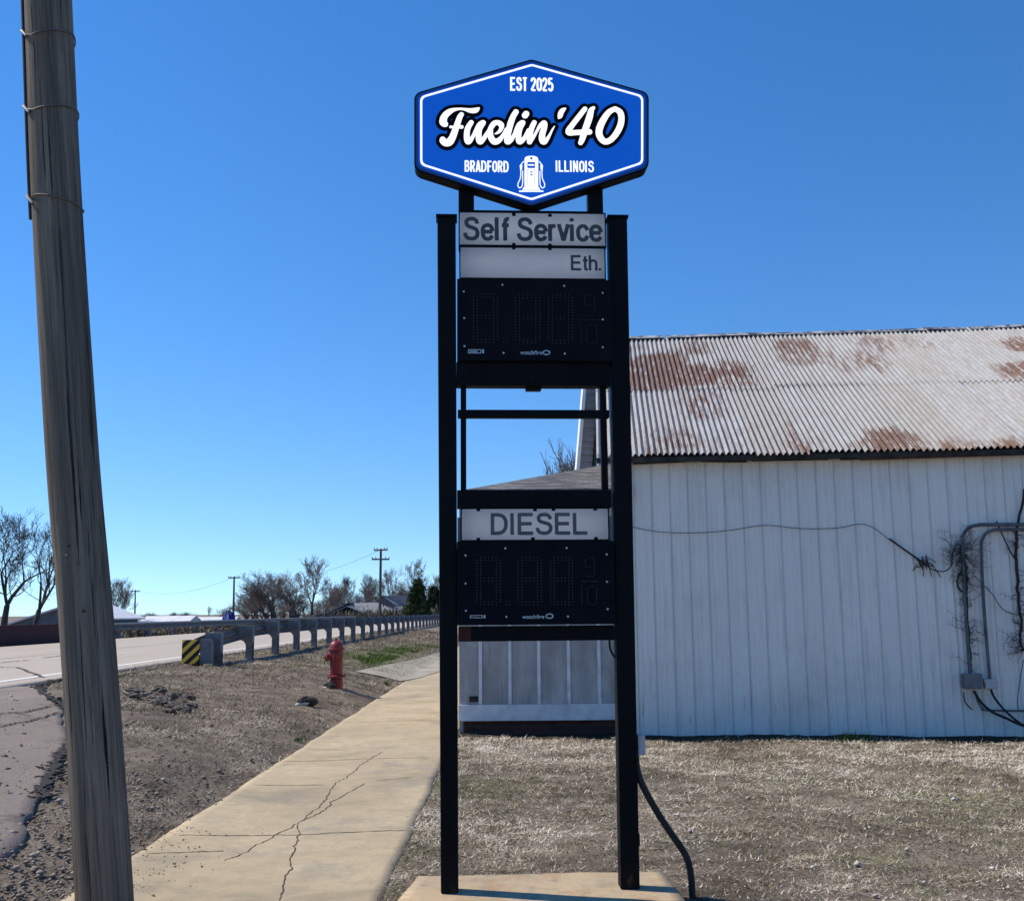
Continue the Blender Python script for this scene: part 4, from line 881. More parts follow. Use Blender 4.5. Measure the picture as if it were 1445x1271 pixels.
# ================================================================== GUARDRAILS
WB = [(0, 0), (.035, .02), (.075, .05), (.078, .085), (.03, .125), (.004, .155), (.03, .185), (.078, .225), (.075, .26), (.035, .29), (0, .31)]
def wbeam(name, stations, side, parent, mat):       # stations (x, y, ztop); W profile swept along them
    m = MB(); V = []; k = len(WB)
    for (x, y, zt) in stations:
        for d, h in WB: V.append((x + side * d, y, zt - .31 + h))
        for d, h in WB[::-1]: V.append((x + side * (d - .006), y, zt - .31 + h))
    K = 2 * k; F = [(i * K + j, i * K + (j + 1) % K, (i + 1) * K + (j + 1) % K, (i + 1) * K + j) for i in range(len(stations) - 1) for j in range(K)]
    F += [tuple(range(K - 1, -1, -1)), tuple((len(stations) - 1) * K + j for j in range(K))]
    m.add(V, F); return m.build(name, mat, parent)
GXr, GB = -5.78, float(gz(-5.78))
y_first = 5.73 * FPX / (722 - 316)
posts = [y_first + 2.45 * i for i in range(29)]
g = empty('guardrail', (GXr, y_first, GB)); tag(g, 'near steel guardrail with a striped end marker, running behind the red hydrant', 'guardrail')
ylast = posts[-1] + 1
stt = [(-.34, -.42, .50), (-.30, -.15, .545), (-.26, 0, .58), (-.25, 2.45, .70), (-.25, 3.7, .76)] + [(-.25, 4.9 + 2.45 * i, .78) for i in range(27)]
rail = wbeam('rail', stt, -1, g, m_zinc)
m = MB(); m.box(-.07, .07, -.09, -.082, -.3, .70); m.box(-.07, -.062, -.082, .082, -.3, .70); m.box(-.07, .07, .082, .09, -.3, .70); p0 = m.build('post', m_zinc, g); p0.location = (0, 0, -.13)
mb = MB(); mb.prism([(-.245, .74), (.075, .74), (.075, .36), (.0, .30), (-.06, .30), (-.12, .40), (-.245, .46)], -.075, .075); b0 = mb.build('blockout', m_zinc, p0, bevel=.006)
for i in range(1, 29):
    p = p0.copy(); COL.objects.link(p); p.parent = g; p.location = (0, 2.45 * i, -.03 if i == 1 else .05)
    b = b0.copy(); COL.objects.link(b); b.parent = p
mk = MB(); mk.box(-.165, .165, -.012, .0, -.225, .225); mo = mk.build('hazard_marker', m_haz, g, bevel=.003); mo.location = (-.385, -.50, .26); mo['label'] = 'yellow and black striped end marker'
mk = MB(); mk.box(.0, .22, -.02, .02, -.23, .23); mk.box(.2, .23, -.04, .1, -.23, .20); mo = mk.build('end_plate', m_zinc, g, bevel=.006); mo.location = (-.215, -.46, .26)
mk = MB(); mk.box(-.09, .09, -.08, .06, -.3, .2); mo = mk.build('foot_post', m_black, g); mo.location = (-.28, -.38, 0)
# far one
FX = -16.0; FB = .46
g2 = empty('guardrail', (FX, 28, FB)); tag(g2, 'far steel guardrail on the opposite side of the road', 'guardrail')
wbeam('rail', [(.2, 3.5 * i - 4, .72) for i in range(24)], 1, g2, m_zinc)
m = MB(); m.box(-.075, .075, -.08, .08, -.3, .69); p0 = m.build('post', m_zinc, g2); p0.location = (.1, 0, 0)
for i in range(1, 22): p = p0.copy(); COL.objects.link(p); p.parent = g2; p.location = (.1, 3.5 * i, 0)
# maroon wall across the road
m = MB(); x_ = -15.3; a = dep(-60, 884, 27); yA, yB = 20.0, 36.2; zt = .60 + .58
m.box(-.08, .08, yA, yB, .3, zt); m.box(-.11, .11, yA, yB, zt + .001, zt + .03)
mw = m.build('low_wall', m_maroon); mw.location = (x_, 0, 0); tag(mw, 'long low dark maroon wall along the far side of the road', 'wall')

# ================================================================== BARN
BY = R(5.0); B0 = Vector((1.50, 13.06, 0))
barn = empty('barn', B0, -BY); tag(barn, 'white metal-sided barn with a rusty corrugated roof on the right', 'barn')
bex = Vector((math.cos(BY), -math.sin(BY), 0)); bey = Vector((math.sin(BY), math.cos(BY), 0)); ben = -bey
def bl(px, py, off=0.0):                        # photo position -> metres on the barn's front wall
    P = plane(px, py, B0 + ben * off, bey) - B0; return P.dot(bex), P.z
WT = bl(1000, 651)[1]; BL_ = 10.0
prof = [(0, 0), (.012, -.013), (.030, -.013), (.042, 0), (.046, 0), (.0472, .013), (.0508, .013), (.052, 0), (.085, 0), (.090, -.004), (.100, -.004), (.105, 0), (.150, 0), (.155, -.004), (.165, -.004), (.170, 0)]
per = .228; xsn = []
k = 0
while k * per < BL_: xsn += [(k * per + a, b) for a, b in prof]; k += 1
zr = np.linspace(-.12, WT, 8); Xw = np.repeat(np.array([a for a, _ in xsn])[None], 8, 0); Yw = np.repeat(np.array([b for _, b in xsn])[None], 8, 0); Zw = np.repeat(zr[:, None], len(xsn), 1)
Yw = Yw + .0025 * (fbm(Xw * .9, Zw * .8, 81) - .5)
o = grid_obj('front_wall', Xw, Yw, Zw, m_siding, barn, smooth=False)
ED = 10.6; EV = .22                             # depth of the barn, eave overhang
pe, pp = R(30), math.tan(R(30))
ze = bl(1000, 641.5, EV)[1]
def _ry(run):
    P = B0 + bey * (run - EV) + Vector((0, 0, ze + run * pp)) - CAM; return 635.5 - FPX * P.dot(cu) / P.dot(cf)
run_ = 2.0
while _ry(run_) > 480: run_ += .01
ED = 2 * (run_ - EV)                     # roof edge height
xl = dep(843.5, 648, 12.9).x - B0.x
zrdg = ze + (ED / 2 + EV) * pp
m = MB(); m.prism([(-.12 + 0, -.1), (ED, -.1), (ED, WT), (ED / 2, zrdg - .16), (.02, WT)][0:5] if False else [(.02, -.1), (ED, -.1), (ED, WT), (ED / 2, zrdg - .16), (.02, WT)], 0.0, .05, lambda a, b, c: (c, a, b)); m.build('gable_wall', m_siding, barn)
m = MB(); m.prism([(.02, -.1), (ED, -.1), (ED, WT), (ED / 2, zrdg - .16), (.02, WT)], BL_ - .1, BL_ - .05, lambda a, b, c: (c, a, b)); m.build('gable_wall', m_siding, barn)
m = MB(); m.box(.05, BL_ - .1, ED - .05, ED, -.1, WT); m.build('back_wall', m_siding, barn)
# corrugated sheets (front slope, two courses), rust map painted from the photograph's patches
U = Vector((1, 0, 0)); 
def roof_uv(px, py):
    # point of the front slope under a photo pixel -> (x along eave, v up the slope 0..1)
    P0 = B0 + bex * 0 + ben * EV + Vector((0, 0, ze)); nrm = (bey * -math.sin(pe) + Vector((0, 0, math.cos(pe))))
    P = plane(px, py, P0, nrm) - P0; return P.dot(bex), (P.dot(bey)) / (ED / 2 + EV)
RP = []
for a, b, c, d, s in [(888, 508, 912, 556, 1.0), (905, 500, 960, 552, .85), (960, 515, 1005, 545, .7), (1020, 510, 1060, 550, .5), (885, 480, 905, 505, .45), (930, 480, 1000, 505, .3), (1100, 478, 1150, 520, .45), (1160, 490, 1230, 530, .3), (905, 600, 990, 640, .35), (990, 600, 1080, 640, .25),
                       (1236, 605, 1268, 638, .9), (1205, 618, 1300, 640, .55), (1330, 620, 1445, 640, .4), (1432, 478, 1460, 500, .8), (1425, 512, 1470, 540, .7), (1110, 560, 1180, 640, .2), (950, 545, 1010, 600, .3), (1190, 470, 1320, 500, .3)]:
    u0, v0 = roof_uv(a, d); u1, v1 = roof_uv(c, b); RP.append((min(u0, u1), max(u0, u1), min(v0, v1), max(v0, v1), s))
def course(name, v0, v1, lift, seed):
    nxp = int((BL_ - .3 - xl) / .0085); u = np.linspace(xl, BL_ - .3, nxp); v = np.linspace(v0, v1, 26); Uu, Vv = np.meshgrid(u, v)
    sheet = np.floor((u - xl) / .66).astype(int); rg = np.random.default_rng(seed); ns = sheet.max() + 1
    endj = rg.normal(0, .012, ns)[sheet]; dz = rg.normal(0, .003, ns)[sheet]; tn = rg.random(ns)[sheet]
    Vv = Vv + (1 - (Vv - v0) / (v1 - v0)) * endj[None] * .5
    h = .0205 * np.cos(2 * np.pi * u / .0775)[None] + dz[None] + lift + .02 * (fbm(Uu * .7, Vv * 5, 91 + seed) - .5)
    run = (ED / 2 + EV); Yr = -EV + Vv * run - h * math.sin(pe); Zr = ze + Vv * run * pp + h * math.cos(pe)
    rust = np.zeros_like(Uu)
    for a, b, c, d, s in RP:
        e = .10; q = 1 / (1 + np.exp(-(Uu - a) / e)) / (1 + np.exp(-(b - Uu) / e)) / (1 + np.exp(-(Vv - c) / .02)) / (1 + np.exp(-(d - Vv) / .02)); rust = np.maximum(rust, q * s * (1.0 if (c > vs_ - .12) == (v0 > .1) else .25))
    rust = rust * .9 + .55 * np.clip(fbm(Uu * 1.4, Vv * 3, 97) - .43, 0, 1) + .20 * np.exp(-(Uu - xl) / 1.6) * fbm(Uu * 5, Vv * 2.5, 99) + .25 * np.exp(-Vv / .05) * fbm(Uu * 2, Vv * 0, 98)
    return grid_obj(name, Uu, Yr, Zr, m_roof, barn, smooth=True, attrs={'rust': rust, 'tone': np.repeat(tn[None], 26, 0) * .8})
vs_ = roof_uv(930, 552)[1]; course('roof_sheets', 0.0, vs_ + .025, .012, 1); course('roof_sheets', vs_, 1.0, .022, 2)
m = MB(); xr_ = BL_ - .3; m.add([(xl, ED / 2, zrdg), (xr_, ED / 2, zrdg), (xr_, ED + EV, ze), (xl, ED + EV, ze), (xl, ED / 2, zrdg - .04), (xr_, ED / 2, zrdg - .04), (xr_, ED + EV, ze - .04), (xl, ED + EV, ze - .04)], [(0, 1, 2, 3), (7, 6, 5, 4), (0, 3, 7, 4), (1, 5, 6, 2), (2, 6, 7, 3)]); m.build('back_roof', m_roof, barn)
m = MB(); rng = random.Random(5); x_ = xl
while x_ < xr_ - .05:                            # ridge cap in bent, uneven pieces
    L_ = min(rng.uniform(.5, 1.6), xr_ - x_); d0, d1 = rng.uniform(-.01, .02), rng.uniform(-.01, .02); zc = zrdg + .05
    m.add([(x_, ED / 2 - .16, zc - .085 + d0), (x_ + L_, ED / 2 - .16, zc - .085 + d1), (x_ + L_, ED / 2, zc + d1), (x_, ED / 2, zc + d0), (x_, ED / 2 + .16, zc - .07), (x_ + L_, ED / 2 + .16, zc - .07)], [(0, 1, 2, 3), (3, 2, 5, 4)]); x_ += L_ + rng.choice([0.004, .01, .05])
m.build('ridge_cap', m_cap, barn)
# eave: fascia, soffit, broken boards
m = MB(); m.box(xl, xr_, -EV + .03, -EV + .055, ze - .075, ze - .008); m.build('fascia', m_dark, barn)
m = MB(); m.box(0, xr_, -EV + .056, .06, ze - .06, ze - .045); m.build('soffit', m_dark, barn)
m = MB(); m.box(.0, xr_, -.035, -.0205, WT - .02, ze - .061); m.build('trim_board', m_trim, barn)
rng = random.Random(8); m = MB(); x_ = .05
while x_ < 3.2:
    L_ = rng.uniform(.5, 1.2); a, b = rng.uniform(.01, .03), rng.uniform(.01, .03); m.hexa([(x_, -.06, WT - a), (x_ + L_, -.06, WT - b), (x_ + L_, -.045, WT - b), (x_, -.045, WT - a)], [(x_, -.06, WT + .03), (x_ + L_, -.06, WT + .03), (x_ + L_, -.045, WT + .03), (x_, -.045, WT + .03)]); x_ += L_ + rng.uniform(0, .3)
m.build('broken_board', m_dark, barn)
a = bl(1212, 649, .15); b = bl(1445, 640, .15)
m = MB(); m.hexa([(a[0], -.17, a[1] - .004), (b[0] + 1, -.17, b[1] - .005), (b[0] + 1, -.10, b[1]), (a[0] + .02, -.10, a[1])], [(a[0] - .02, -.17, a[1] + .065), (b[0] + 1, -.17, b[1] + .045), (b[0] + 1, -.10, b[1] + .05), (a[0] - .02, -.10, a[1] + .07)]); m.build('rusty_plank', m_rustb, barn)
# conduits and boxes on the barn wall
def wallpath(pts, off=.05): return [(lambda q: (q[0], -off, q[1]))(bl(x, y, off)) for x, y in pts]
def cond(name, pts, r_, mat, off=.05, par=barn, k=4):
    m = MB(); p = spl(wallpath(pts, off), k); m.tube([tuple(q) for q in p], r_, 8); return m.build(name, mat, par, smooth=True)
cond('conduit', [(1560, 739), (1400, 740), (1382, 740.5), (1368, 744), (1360, 754), (1358, 768), (1362, 850), (1369, 952)], .021, m_cond)
cond('conduit', [(1560, 746), (1420, 747), (1404, 747.5), (1392, 752), (1386, 762), (1385, 776), (1388, 850), (1397, 960)], .020, m_cond)
cond('conduit', [(1560, 1004), (1400, 1002), (1388, 1000), (1380, 990), (1376, 975)], .012, m_pvc)
def wbox(name, x0, y0, x1, y1, d, mat):
    a, b = bl(x0, y1, d), bl(x1, y0, d); m = MB(); m.box(a[0], b[0], -d, -.021, a[1], b[1]); o = m.build(name, mat, barn, bevel=.01); m = MB(); m.box(a[0] - .01, b[0] + .01, -d - .006, -d + .03, b[1] - .035, b[1] + .01); m.build('box_lid', mat, o, bevel=.006); return o
wbox('meter_box', 1362, 951, 1384.5, 972, .14, m_pvc); wbox('meter_box', 1391, 959, 1405.5, 971.5, .10, m_lightbox)
def tops(name, pts, r_, mat, off, label, cat, group=None):
    m = MB(); p = spl([tuple(plane(x, y, B0 + ben * o_, bey)) for (x, y), o_ in zip(pts, off if isinstance(off, list) else [off] * len(pts))], 5); m.tube([tuple(q) for q in p], r_, 6); return tag(m.build(name, mat, smooth=True), label, cat, group)
tops('cable', [(1374, 974), (1384, 990), (1400, 1004), (1420, 1013), (1440, 1022), (1470, 1030)], .016, m_rubber, [.1, .11, .15, .25, .32, .4], 'black cable drooping from the larger grey box on the barn wall to the ground', 'cable')
tops('cable', [(1398, 972), (1404, 985), (1418, 1002), (1434, 1016), (1446, 1023), (1475, 1031)], .014, m_rubber, [.08, .1, .15, .25, .32, .4], 'black cable drooping from the smaller pale box on the barn wall to the ground', 'cable')
tops('wire', [(892, 743), (915, 748), (940, 751), (985, 751.5), (1030, 748), (1079, 741), (1130, 745.5), (1180, 745), (1222, 740), (1262, 766), (1303, 793)],   .0048, m_cond, .035, 'thin sagging wire strung across the white barn wall', 'wire')
# vines
def vine(name, trunk, r0, seed, n, spread, label, extra=()):
    rng = random.Random(seed); m = MB(); T = spl(wallpath(trunk, .05), 6); T = [Vector(q) for q in T]; L_ = len(T)
    m.tube([tuple(q + Vector((rng.gauss(0, .008), 0, 0))) for q in T], [r0 * (1 - .5 * abs(i / L_ - .4)) for i in range(L_)], 6)
    def tw(p, d, ln, r_, lv):
        P = [p]; 
        for s_ in range(5):
            d = (d + Vector((rng.gauss(0, .35), rng.gauss(0, .12), rng.gauss(0, .35)))).normalized(); q = P[-1] + d * ln / 5; q.y = min(-.028, max(-.16, q.y)); P.append(q)
            if lv and rng.random() < .4: tw(q, (d + Vector((rng.gauss(0, .8), 0, rng.gauss(0, .8)))).normalized(), ln * .55, r_ * .6, lv - 1)
        m.tube([tuple(q) for q in P], [r_ * (1 - .15 * i) for i in range(6)], 4)
    for i in range(n):
        k = spread(rng.random()); p = T[int(k * (L_ - 1))]; a = rng.uniform(-1, 1); tw(p, Vector((rng.choice([-1, 1]) * rng.uniform(.4, 1), rng.uniform(-.3, .1), a)).normalized(), rng.uniform(.05, .26) * (1.5 if k < .15 else 1), .0045, 2)
    for e in extra: m.tube([tuple(q) for q in spl(wallpath(e[0], .05), 5)], e[1], 5)
    o = m.build(name, m_vine); M_ = barn.matrix_basis.copy(); o.location = B0; o.rotation_euler = (0, 0, -BY); return tag(o, label, 'vine')
vine('vine', [(1357, 775), (1362, 800), (1363, 830), (1366, 880), (1368, 915), (1371, 948)], .022, 3, 95, lambda q: q ** 1.8, 'bushy dead vine climbing the conduit above the larger grey box on the barn wall',
     [([(1360, 800), (1352, 815), (1352, 828), (1360, 836)], .012), ([(1303, 793), (1315, 803), (1332, 806), (1342, 798), (1345, 778), (1352, 766)], .007), ([(1375, 812), (1400, 838), (1416, 860), (1440, 868)], .005), ([(1360, 976), (1362, 990), (1372, 1001)], .008)])
vine('vine', [(1446, 690), (1437, 735), (1434, 775), (1437, 830), (1441, 880), (1440, 905), (1443, 918)], .019, 9, 60, lambda q: .25 + .75 * q, 'thin dead vine at the right edge of the barn wall',
     [([(1406, 735), (1418, 762), (1428, 782), (1434, 790)], .009), ([(1444, 930), (1436, 985), (1438, 1002)], .005)])
def knot(px, py):
    m = MB(); rng = random.Random(4)
    for i in range(16):
        q = bl(px + rng.gauss(0, 4), py + rng.gauss(0, 3), .05); p = Vector((q[0], -.05, q[1])); m.tube([tuple(p), tuple(p + Vector((rng.gauss(0, .05), -.02, rng.gauss(0, .05)))), tuple(p + Vector((rng.gauss(0, .09), -.01, rng.gauss(-.03, .08))))], .006, 4)
    q = [bl(1255, 760, .05), bl(1300, 792, .05)]; m.tube([(q[0][0], -.045, q[0][1]), (q[1][0], -.045, q[1][1])], .012, 6)
    o = m.build('vine', m_vine); o.location = B0; o.rotation_euler = (0, 0, -BY); tag(o, 'small knot of dead vine hanging on the wire across the barn wall', 'vine')
knot(1303, 794)

# ================================================================== LOW ANNEX LEFT OF THE BARN
AY = 13.30; an_ = empty('annex', (0, AY, 0)); tag(an_, 'low white board-and-batten annex with a shingle roof behind the sign', 'annex')
def al(px, py, off=0): p = dep(px, py, AY - off); return p.x, p.z
xa, xb = al(648, 1000)[0], B0.x - .02
zs0, zs1 = al(760, 1016)[1], al(760, 993)[1]; zev = 3.02
m = MB(); m.box(xa, xb, 0, .06, zs0, zev); w0 = m.build('front_wall', m_board, an_)
for px in (678, 719.5, 760.5, 802.5, 845.5, 884):
    x_ = al(px, 950)[0]; m = MB(); m.box(x_ - .021, x_ + .021, -.022, -.0005, zs1 + .002, zev - .05); m.build('batten', m_trim, an_, bevel=.003)
m = MB(); m.box(xa - .01, xb, -.03, -.0008, zs0, zs1); m.build('skirt_board', m_trim, an_, bevel=.004)
m = MB(); m.box(xa + .06, xb, .03, .12, -.2, zs0 - .003); m.build('brick_base', m_brick, an_)
m = MB(); m.box(xa, xa + .05, .061, 6, .0, zev); m.build('side_wall', m_board, an_)
m = MB(); q = al(668, 990); m.box(q[0] - .05, q[0] + .06, -.012, -.0008, q[1], q[1] + .07); m.build('vent', m_dark, an_)
c0 = dep(657, 690.5, 12.9); c1 = dep(850, 656, 15.0)
ey = -.4; hx = c0.x; rise = (c1.z - c0.z)
m = MB(); A_, B_, C_, D_ = (hx, ey, c0.z), (xb + 1.2, ey, c0.z), (xb + 1.2, ey + 2.1 * (xb + 1.2 - hx) / (c1.x - hx), c0.z + rise * (xb + 1.2 - hx) / (c1.x - hx)), None
Lq = (c1.x - hx); hip = (c1.x, c1.y - AY, c1.z); ex2 = (hx + 2.6, ey + (hip[1] - ey) * 2.6 / Lq, c0.z + rise * 2.6 / Lq)
V = [A_, (xb, ey, c0.z), (xb, hip[1], hip[2]), hip, (hx, hip[1] + 3, c0.z), (c1.x, hip[1] + 3, hip[2])]; V += [(a, b, c - .07) for a, b, c in V]
m.add(V, [(0, 1, 2, 3), (0, 3, 5, 4), (3, 2, 5), (7, 6, 9, 8), (6, 0, 4, 10), (6, 7, 1, 0), (10, 11, 9, 6)]); m.build('roof', m_shingle, an_)
# tapering lap-sided wall rising behind the annex roof
TY = 15.6; tw_ = empty('sided_stack', (0, TY, 0)); tag(tw_, 'narrow tapering grey lap-sided wall with a white edge rising behind the annex roof', 'wall')
def tl(px, py): p = dep(px, py, TY); return p.x, p.z
Ls = [(811.5, 672), (815, 640), (824, 556), (828, 505)]; Rs = [(834, 672), (838, 630), (842.5, 580), (841, 545), (838, 505)]
LL = [tl(*p) for p in Ls]; RR = [tl(*p) for p in Rs]
def at_z(P, z): return float(np.interp(z, [p[1] for p in P], [p[0] for p in P]))
zb, zt = LL[0][1] - .3, LL[-1][1]; m = MB(); z_ = zb
while z_ < zt - .01:
    z1 = min(z_ + .105, zt); l0, l1, r0_, r1_ = at_z(LL, z_) + .03, at_z(LL, z1) + .03, at_z(RR, z_), at_z(RR, z1)
    m.hexa([(l0, -.022, z_), (r0_, -.022, z_), (r0_, .5, z_), (l0, .5, z_)], [(l1, -.002, z1), (r1_, -.002, z1), (r1_, .5, z1), (l1, .5, z1)]); z_ = z1
m.build('lap_siding', simple('grey lap siding', (.19, .19, .195), (.25, .25, .255), 5, .7), tw_)
m = MB(); m.hexa([(at_z(LL, zb) - .02, -.03, zb), (at_z(LL, zb) + .03, -.03, zb), (at_z(LL, zb) + .03, .5, zb), (at_z(LL, zb) - .02, .5, zb)], [(at_z(LL, zt) - .02, -.03, zt), (at_z(LL, zt) + .03, -.03, zt), (at_z(LL, zt) + .03, .5, zt), (at_z(LL, zt) - .02, .5, zt)]); m.build('corner_trim', m_trimw, tw_)
m = MB(); r0_, r1_ = at_z(RR, zb), at_z(RR, tl(840, 572)[1]); zt2 = tl(840, 572)[1]; m.hexa([(r0_ + .002, -.05, zb), (r0_ + .05, -.05, zb), (r0_ + .05, .4, zb), (r0_ + .002, .4, zb)], [(r1_ + .002, -.05, zt2), (r1_ + .03, -.05, zt2), (r1_ + .03, .4, zt2), (r1_ + .002, .4, zt2)]); m.build('dark_corner', m_dark, tw_)

# ================================================================== TREES
def bare_tree(seed, levels=6, spread=.55, up=.25, forks=1, ratio=.72, twig=1.0, trunk=.22, rr=0.0525, tmin=.0085):
    rng = random.Random(seed); TR, CR = MB(), MB()
    def go(p, d, ln, r_, lv):
        n = 3; P = [p]; Rr = [r_]
        for i in range(n):
            d = (d + Vector((rng.gauss(0, .10), rng.gauss(0, .10), rng.gauss(0, .06) + up * .08))).normalized(); P.append(P[-1] + d * ln / n); Rr.append(r_ * (1 - .3 * (i + 1) / n))
        Rr = [max(q, tmin * trunk * (.65 + .12 * lv)) for q in Rr]
        (TR if lv >= levels - 1 else CR).tube([tuple(q) for q in P], Rr, 7 if lv >= levels - 1 else (4 if lv > 2 else 3), False)
        if lv == 0: return
        k = 3 if (lv >= levels or rng.random() < .6) else 2
        for i in range(k):
            a = rng.uniform(0, 2 * math.pi); o = d.orthogonal().normalized(); o.rotate(Matrix.Rotation(a, 3, d)); dd = (d + o * spread * rng.uniform(.6, 1.5) + Vector((0, 0, up * .5))).normalized()
            go(P[-1], dd, ln * ratio * rng.uniform(.75, 1.2), Rr[-1] * (.78 if i == 0 else .6), lv - 1)
        if lv <= levels - 1:
            for _ in range(2):
                q = P[rng.randint(1, n - 1)]; a = rng.uniform(0, 6.28); o = d.orthogonal().normalized(); o.rotate(Matrix.Rotation(a, 3, d)); go(q, (d * .6 + o * .8).normalized(), ln * .55, Rr[-1] * .45, max(0, lv - 2))
    for f in range(forks):
        a = 6.28 * f / max(1, forks) + rng.random(); d = Vector((math.cos(a) * .22 * (forks > 1), math.sin(a) * .22 * (forks > 1), 1)).normalized(); go(Vector((math.cos(a) * .012 * (forks > 1), math.sin(a) * .012 * (forks > 1), -.03)), d, trunk, rr, levels)
    zs = max(v[2] for v in CR.v)
    for mb in (TR, CR): mb.v = [(a / zs, b / zs, c / zs) for a, b, c in mb.v]
    return TR, CR
PROT = {}
def proto(key, mats, **kw):
    TR, CR = bare_tree(**kw); e = empty('bare_tree'); a = TR.build('trunk', mats[0], e); b = CR.build('crown', mats[1], e); PROT[key] = [e, False]
proto('a', (m_bark3, m_bark3), tmin=.0062, seed=3, levels=6, spread=.50, up=.5, trunk=.30, ratio=.74, rr=0.0300)
proto('b', (m_bark3, m_bark3), tmin=.0062, seed=11, levels=6, spread=.42, up=.7, trunk=.26, ratio=.76, rr=0.0270)
proto('round', (m_bark, m_bark2), seed=5, levels=6, spread=.62, up=.35, trunk=.16, ratio=.80, forks=3, rr=0.0240)
proto('tall', (m_bark, m_bark2), seed=8, levels=6, spread=.40, up=.6, trunk=.30, ratio=.76, forks=2, rr=0.0270)
proto('bush', (m_bark, m_bark2), seed=21, levels=5, spread=.6, up=.5, trunk=.18, ratio=.8, forks=6, rr=0.0195)
proto('fan', (m_bark, m_bark2), seed=31, levels=6, spread=.55, up=.4, trunk=.38, ratio=.72, forks=1, rr=0.0330)
def tree(key, px, ytop, Yd, label, group=None, wide=1.0, rz=None, gzv=None):
    e, used = PROT[key]; o = e if not used else copy_tree(e); PROT[key][1] = True
    p = dep(px, ytop, Yd); b = float(gz(p.x)) if gzv is None else gzv; h = p.z - b
    o.location = (p.x, p.y, b); o.scale = (h * wide, h * wide, h); o.rotation_euler = (0, 0, random.uniform(0, 6.28) if rz is None else rz)
    return tag(o, label, 'tree', group)
tree('b', -12, 700, 66, 'bare tree cut off by the left edge, leftmost of the dark trees', rz=1.0)
tree('a', 16, 712, 68, 'large dark bare tree left of the foreground pole, with a forked trunk', rz=2.2)
tree('b', 56, 722, 72, 'slimmer dark bare tree just left of the foreground pole', rz=4.0)
tree('tall', 168, 812, 150, 'small bare tree just right of the foreground pole', wide=1.1)
tree('round', 385, 802, 150, 'wide rounded bare tree in the middle of the far tree row', wide=1.25)
tree('round', 415, 802, 165, 'rounded bare tree directly behind the tallest far tree', wide=1.15)
tree('fan', 441, 780, 140, 'tallest bare tree of the far row, with a broad fan of limbs', wide=.95)
tree('bush', 352, 838, 160, 'low bare bush at the left end of the far tree row', wide=1.3)
tree('bush', 398, 846, 158, 'bare bush under the wide rounded tree', wide=1.4)
tree('bush', 472, 838, 175, 'bare bush between the tallest tree and the brown house', wide=1.2)
tree('tall', 480, 810, 200, 'pale bare tree right behind the brown house gable', wide=1.2)
tree('fan', 515, 806, 190, 'spreading bare tree left of the tall power pole', wide=.9)
tree('round', 530, 812, 205, 'hazy bare tree crossing behind the tall power pole', wide=.8)
tree('fan', 552, 798, 210, 'bare tree right of the tall power pole', wide=.8)
tree('bush', 575, 826, 205, 'bare thicket behind the blue-grey house', wide=1.3)
tree('fan', 594, 784, 150, 'fan-shaped bare tree above the evergreen', wide=.75)
tree('tall', 616, 806, 140, 'bare tree half hidden by the left post of the sign', wide=.9)
tree('round', 362, 822, 168, 'small rounded bare tree at the left of the wide far tree', wide=1.1)
tree('round', 462, 818, 180, 'rounded bare tree right of the tallest far tree', wide=1.05)
tree('bush', 424, 836, 166, 'bare thicket in front of the tallest far tree', wide=1.6)
tree('bush', 378, 836, 166, 'bare thicket under the left half of the wide rounded tree', wide=1.5)
tree('bush', 448, 842, 172, 'bare thicket just left of the brown house gable', wide=1.6)
tree('bush', 500, 828, 200, 'bare thicket behind the roof of the brown house', wide=1.5)
tree('round', 570, 816, 212, 'hazy rounded bare tree left of the evergreens', wide=.9)
tree('bush', 262, 861, 330, 'tiny far bare thicket left of the far lone tree', wide=2.2)
tree('bush', 245, 861, 340, 'tiny far thicket above the pale roofs, leftmost', wide=1.5)
tree('fan', 294, 854, 320, 'tiny lone bare tree above the pale roofs', wide=.7)
tree('bush', 210, 862, 345, 'tiny far bush right of the small leaning power pole', wide=2.2)
tree('bush', 318, 853, 210, 'bare bush beside the blue tarpaulin', wide=1.2)
tree('tall', 824, 612, 34, 'bare twiggy treetop behind the annex roof, framed by the sign', wide=.7, gzv=0)
def evergreen(px, ytop, Yd, wd, seed, label):
    p = dep(px, ytop, Yd); b = float(gz(p.x)); h = p.z - b; rng = np.random.default_rng(seed); e = empty('pine_tree', (p.x, p.y, b)); tag(e, label, 'pine tree')
    m = MB(); m.tube([(0, 0, -.2), (0, 0, h * .9)], [.18, .03], 7); m.build('trunk', m_bark, e)
    nc = 190; V = []; T = []
    for _ in range(nc):
        t_ = rng.random() ** .8; z = h * (.06 + .93 * t_); r_ = wd * (1 - t_) ** .75 * (.35 + .65 * rng.random() ** .5) + .05; a = rng.uniform(0, 6.28); c = np.array([r_ * math.cos(a), r_ * math.sin(a), z]); s = rng.uniform(.2, .5) * wd * .35; bt = rng.random()
        k = 40; q = c + rng.normal(0, 1, (k, 3)) * s * np.array([1, 1, .6]); d = rng.normal(0, 1, (k, 3)); d /= np.linalg.norm(d, axis=1)[:, None]; d2 = rng.normal(0, 1, (k, 3)) * .4
        V.append(np.stack([q, q + d * .28, q + d * .15 + d2 * .25], 1).reshape(-1, 3)); T += list(np.repeat(np.clip(bt + rng.normal(0, .2, k), 0, 1), 3))
    V = np.concatenate(V); np_obj('crown', V, np.arange(len(V)).reshape(-1, 3), m_pine, e, attrs={'tone': np.array(T)})
evergreen(590, 819, 122, 1.6, 1, 'dark conical evergreen beside the blue-grey house')
evergreen(613, 829, 130, 1.3, 2, 'second dark evergreen, partly behind the left post of the sign')

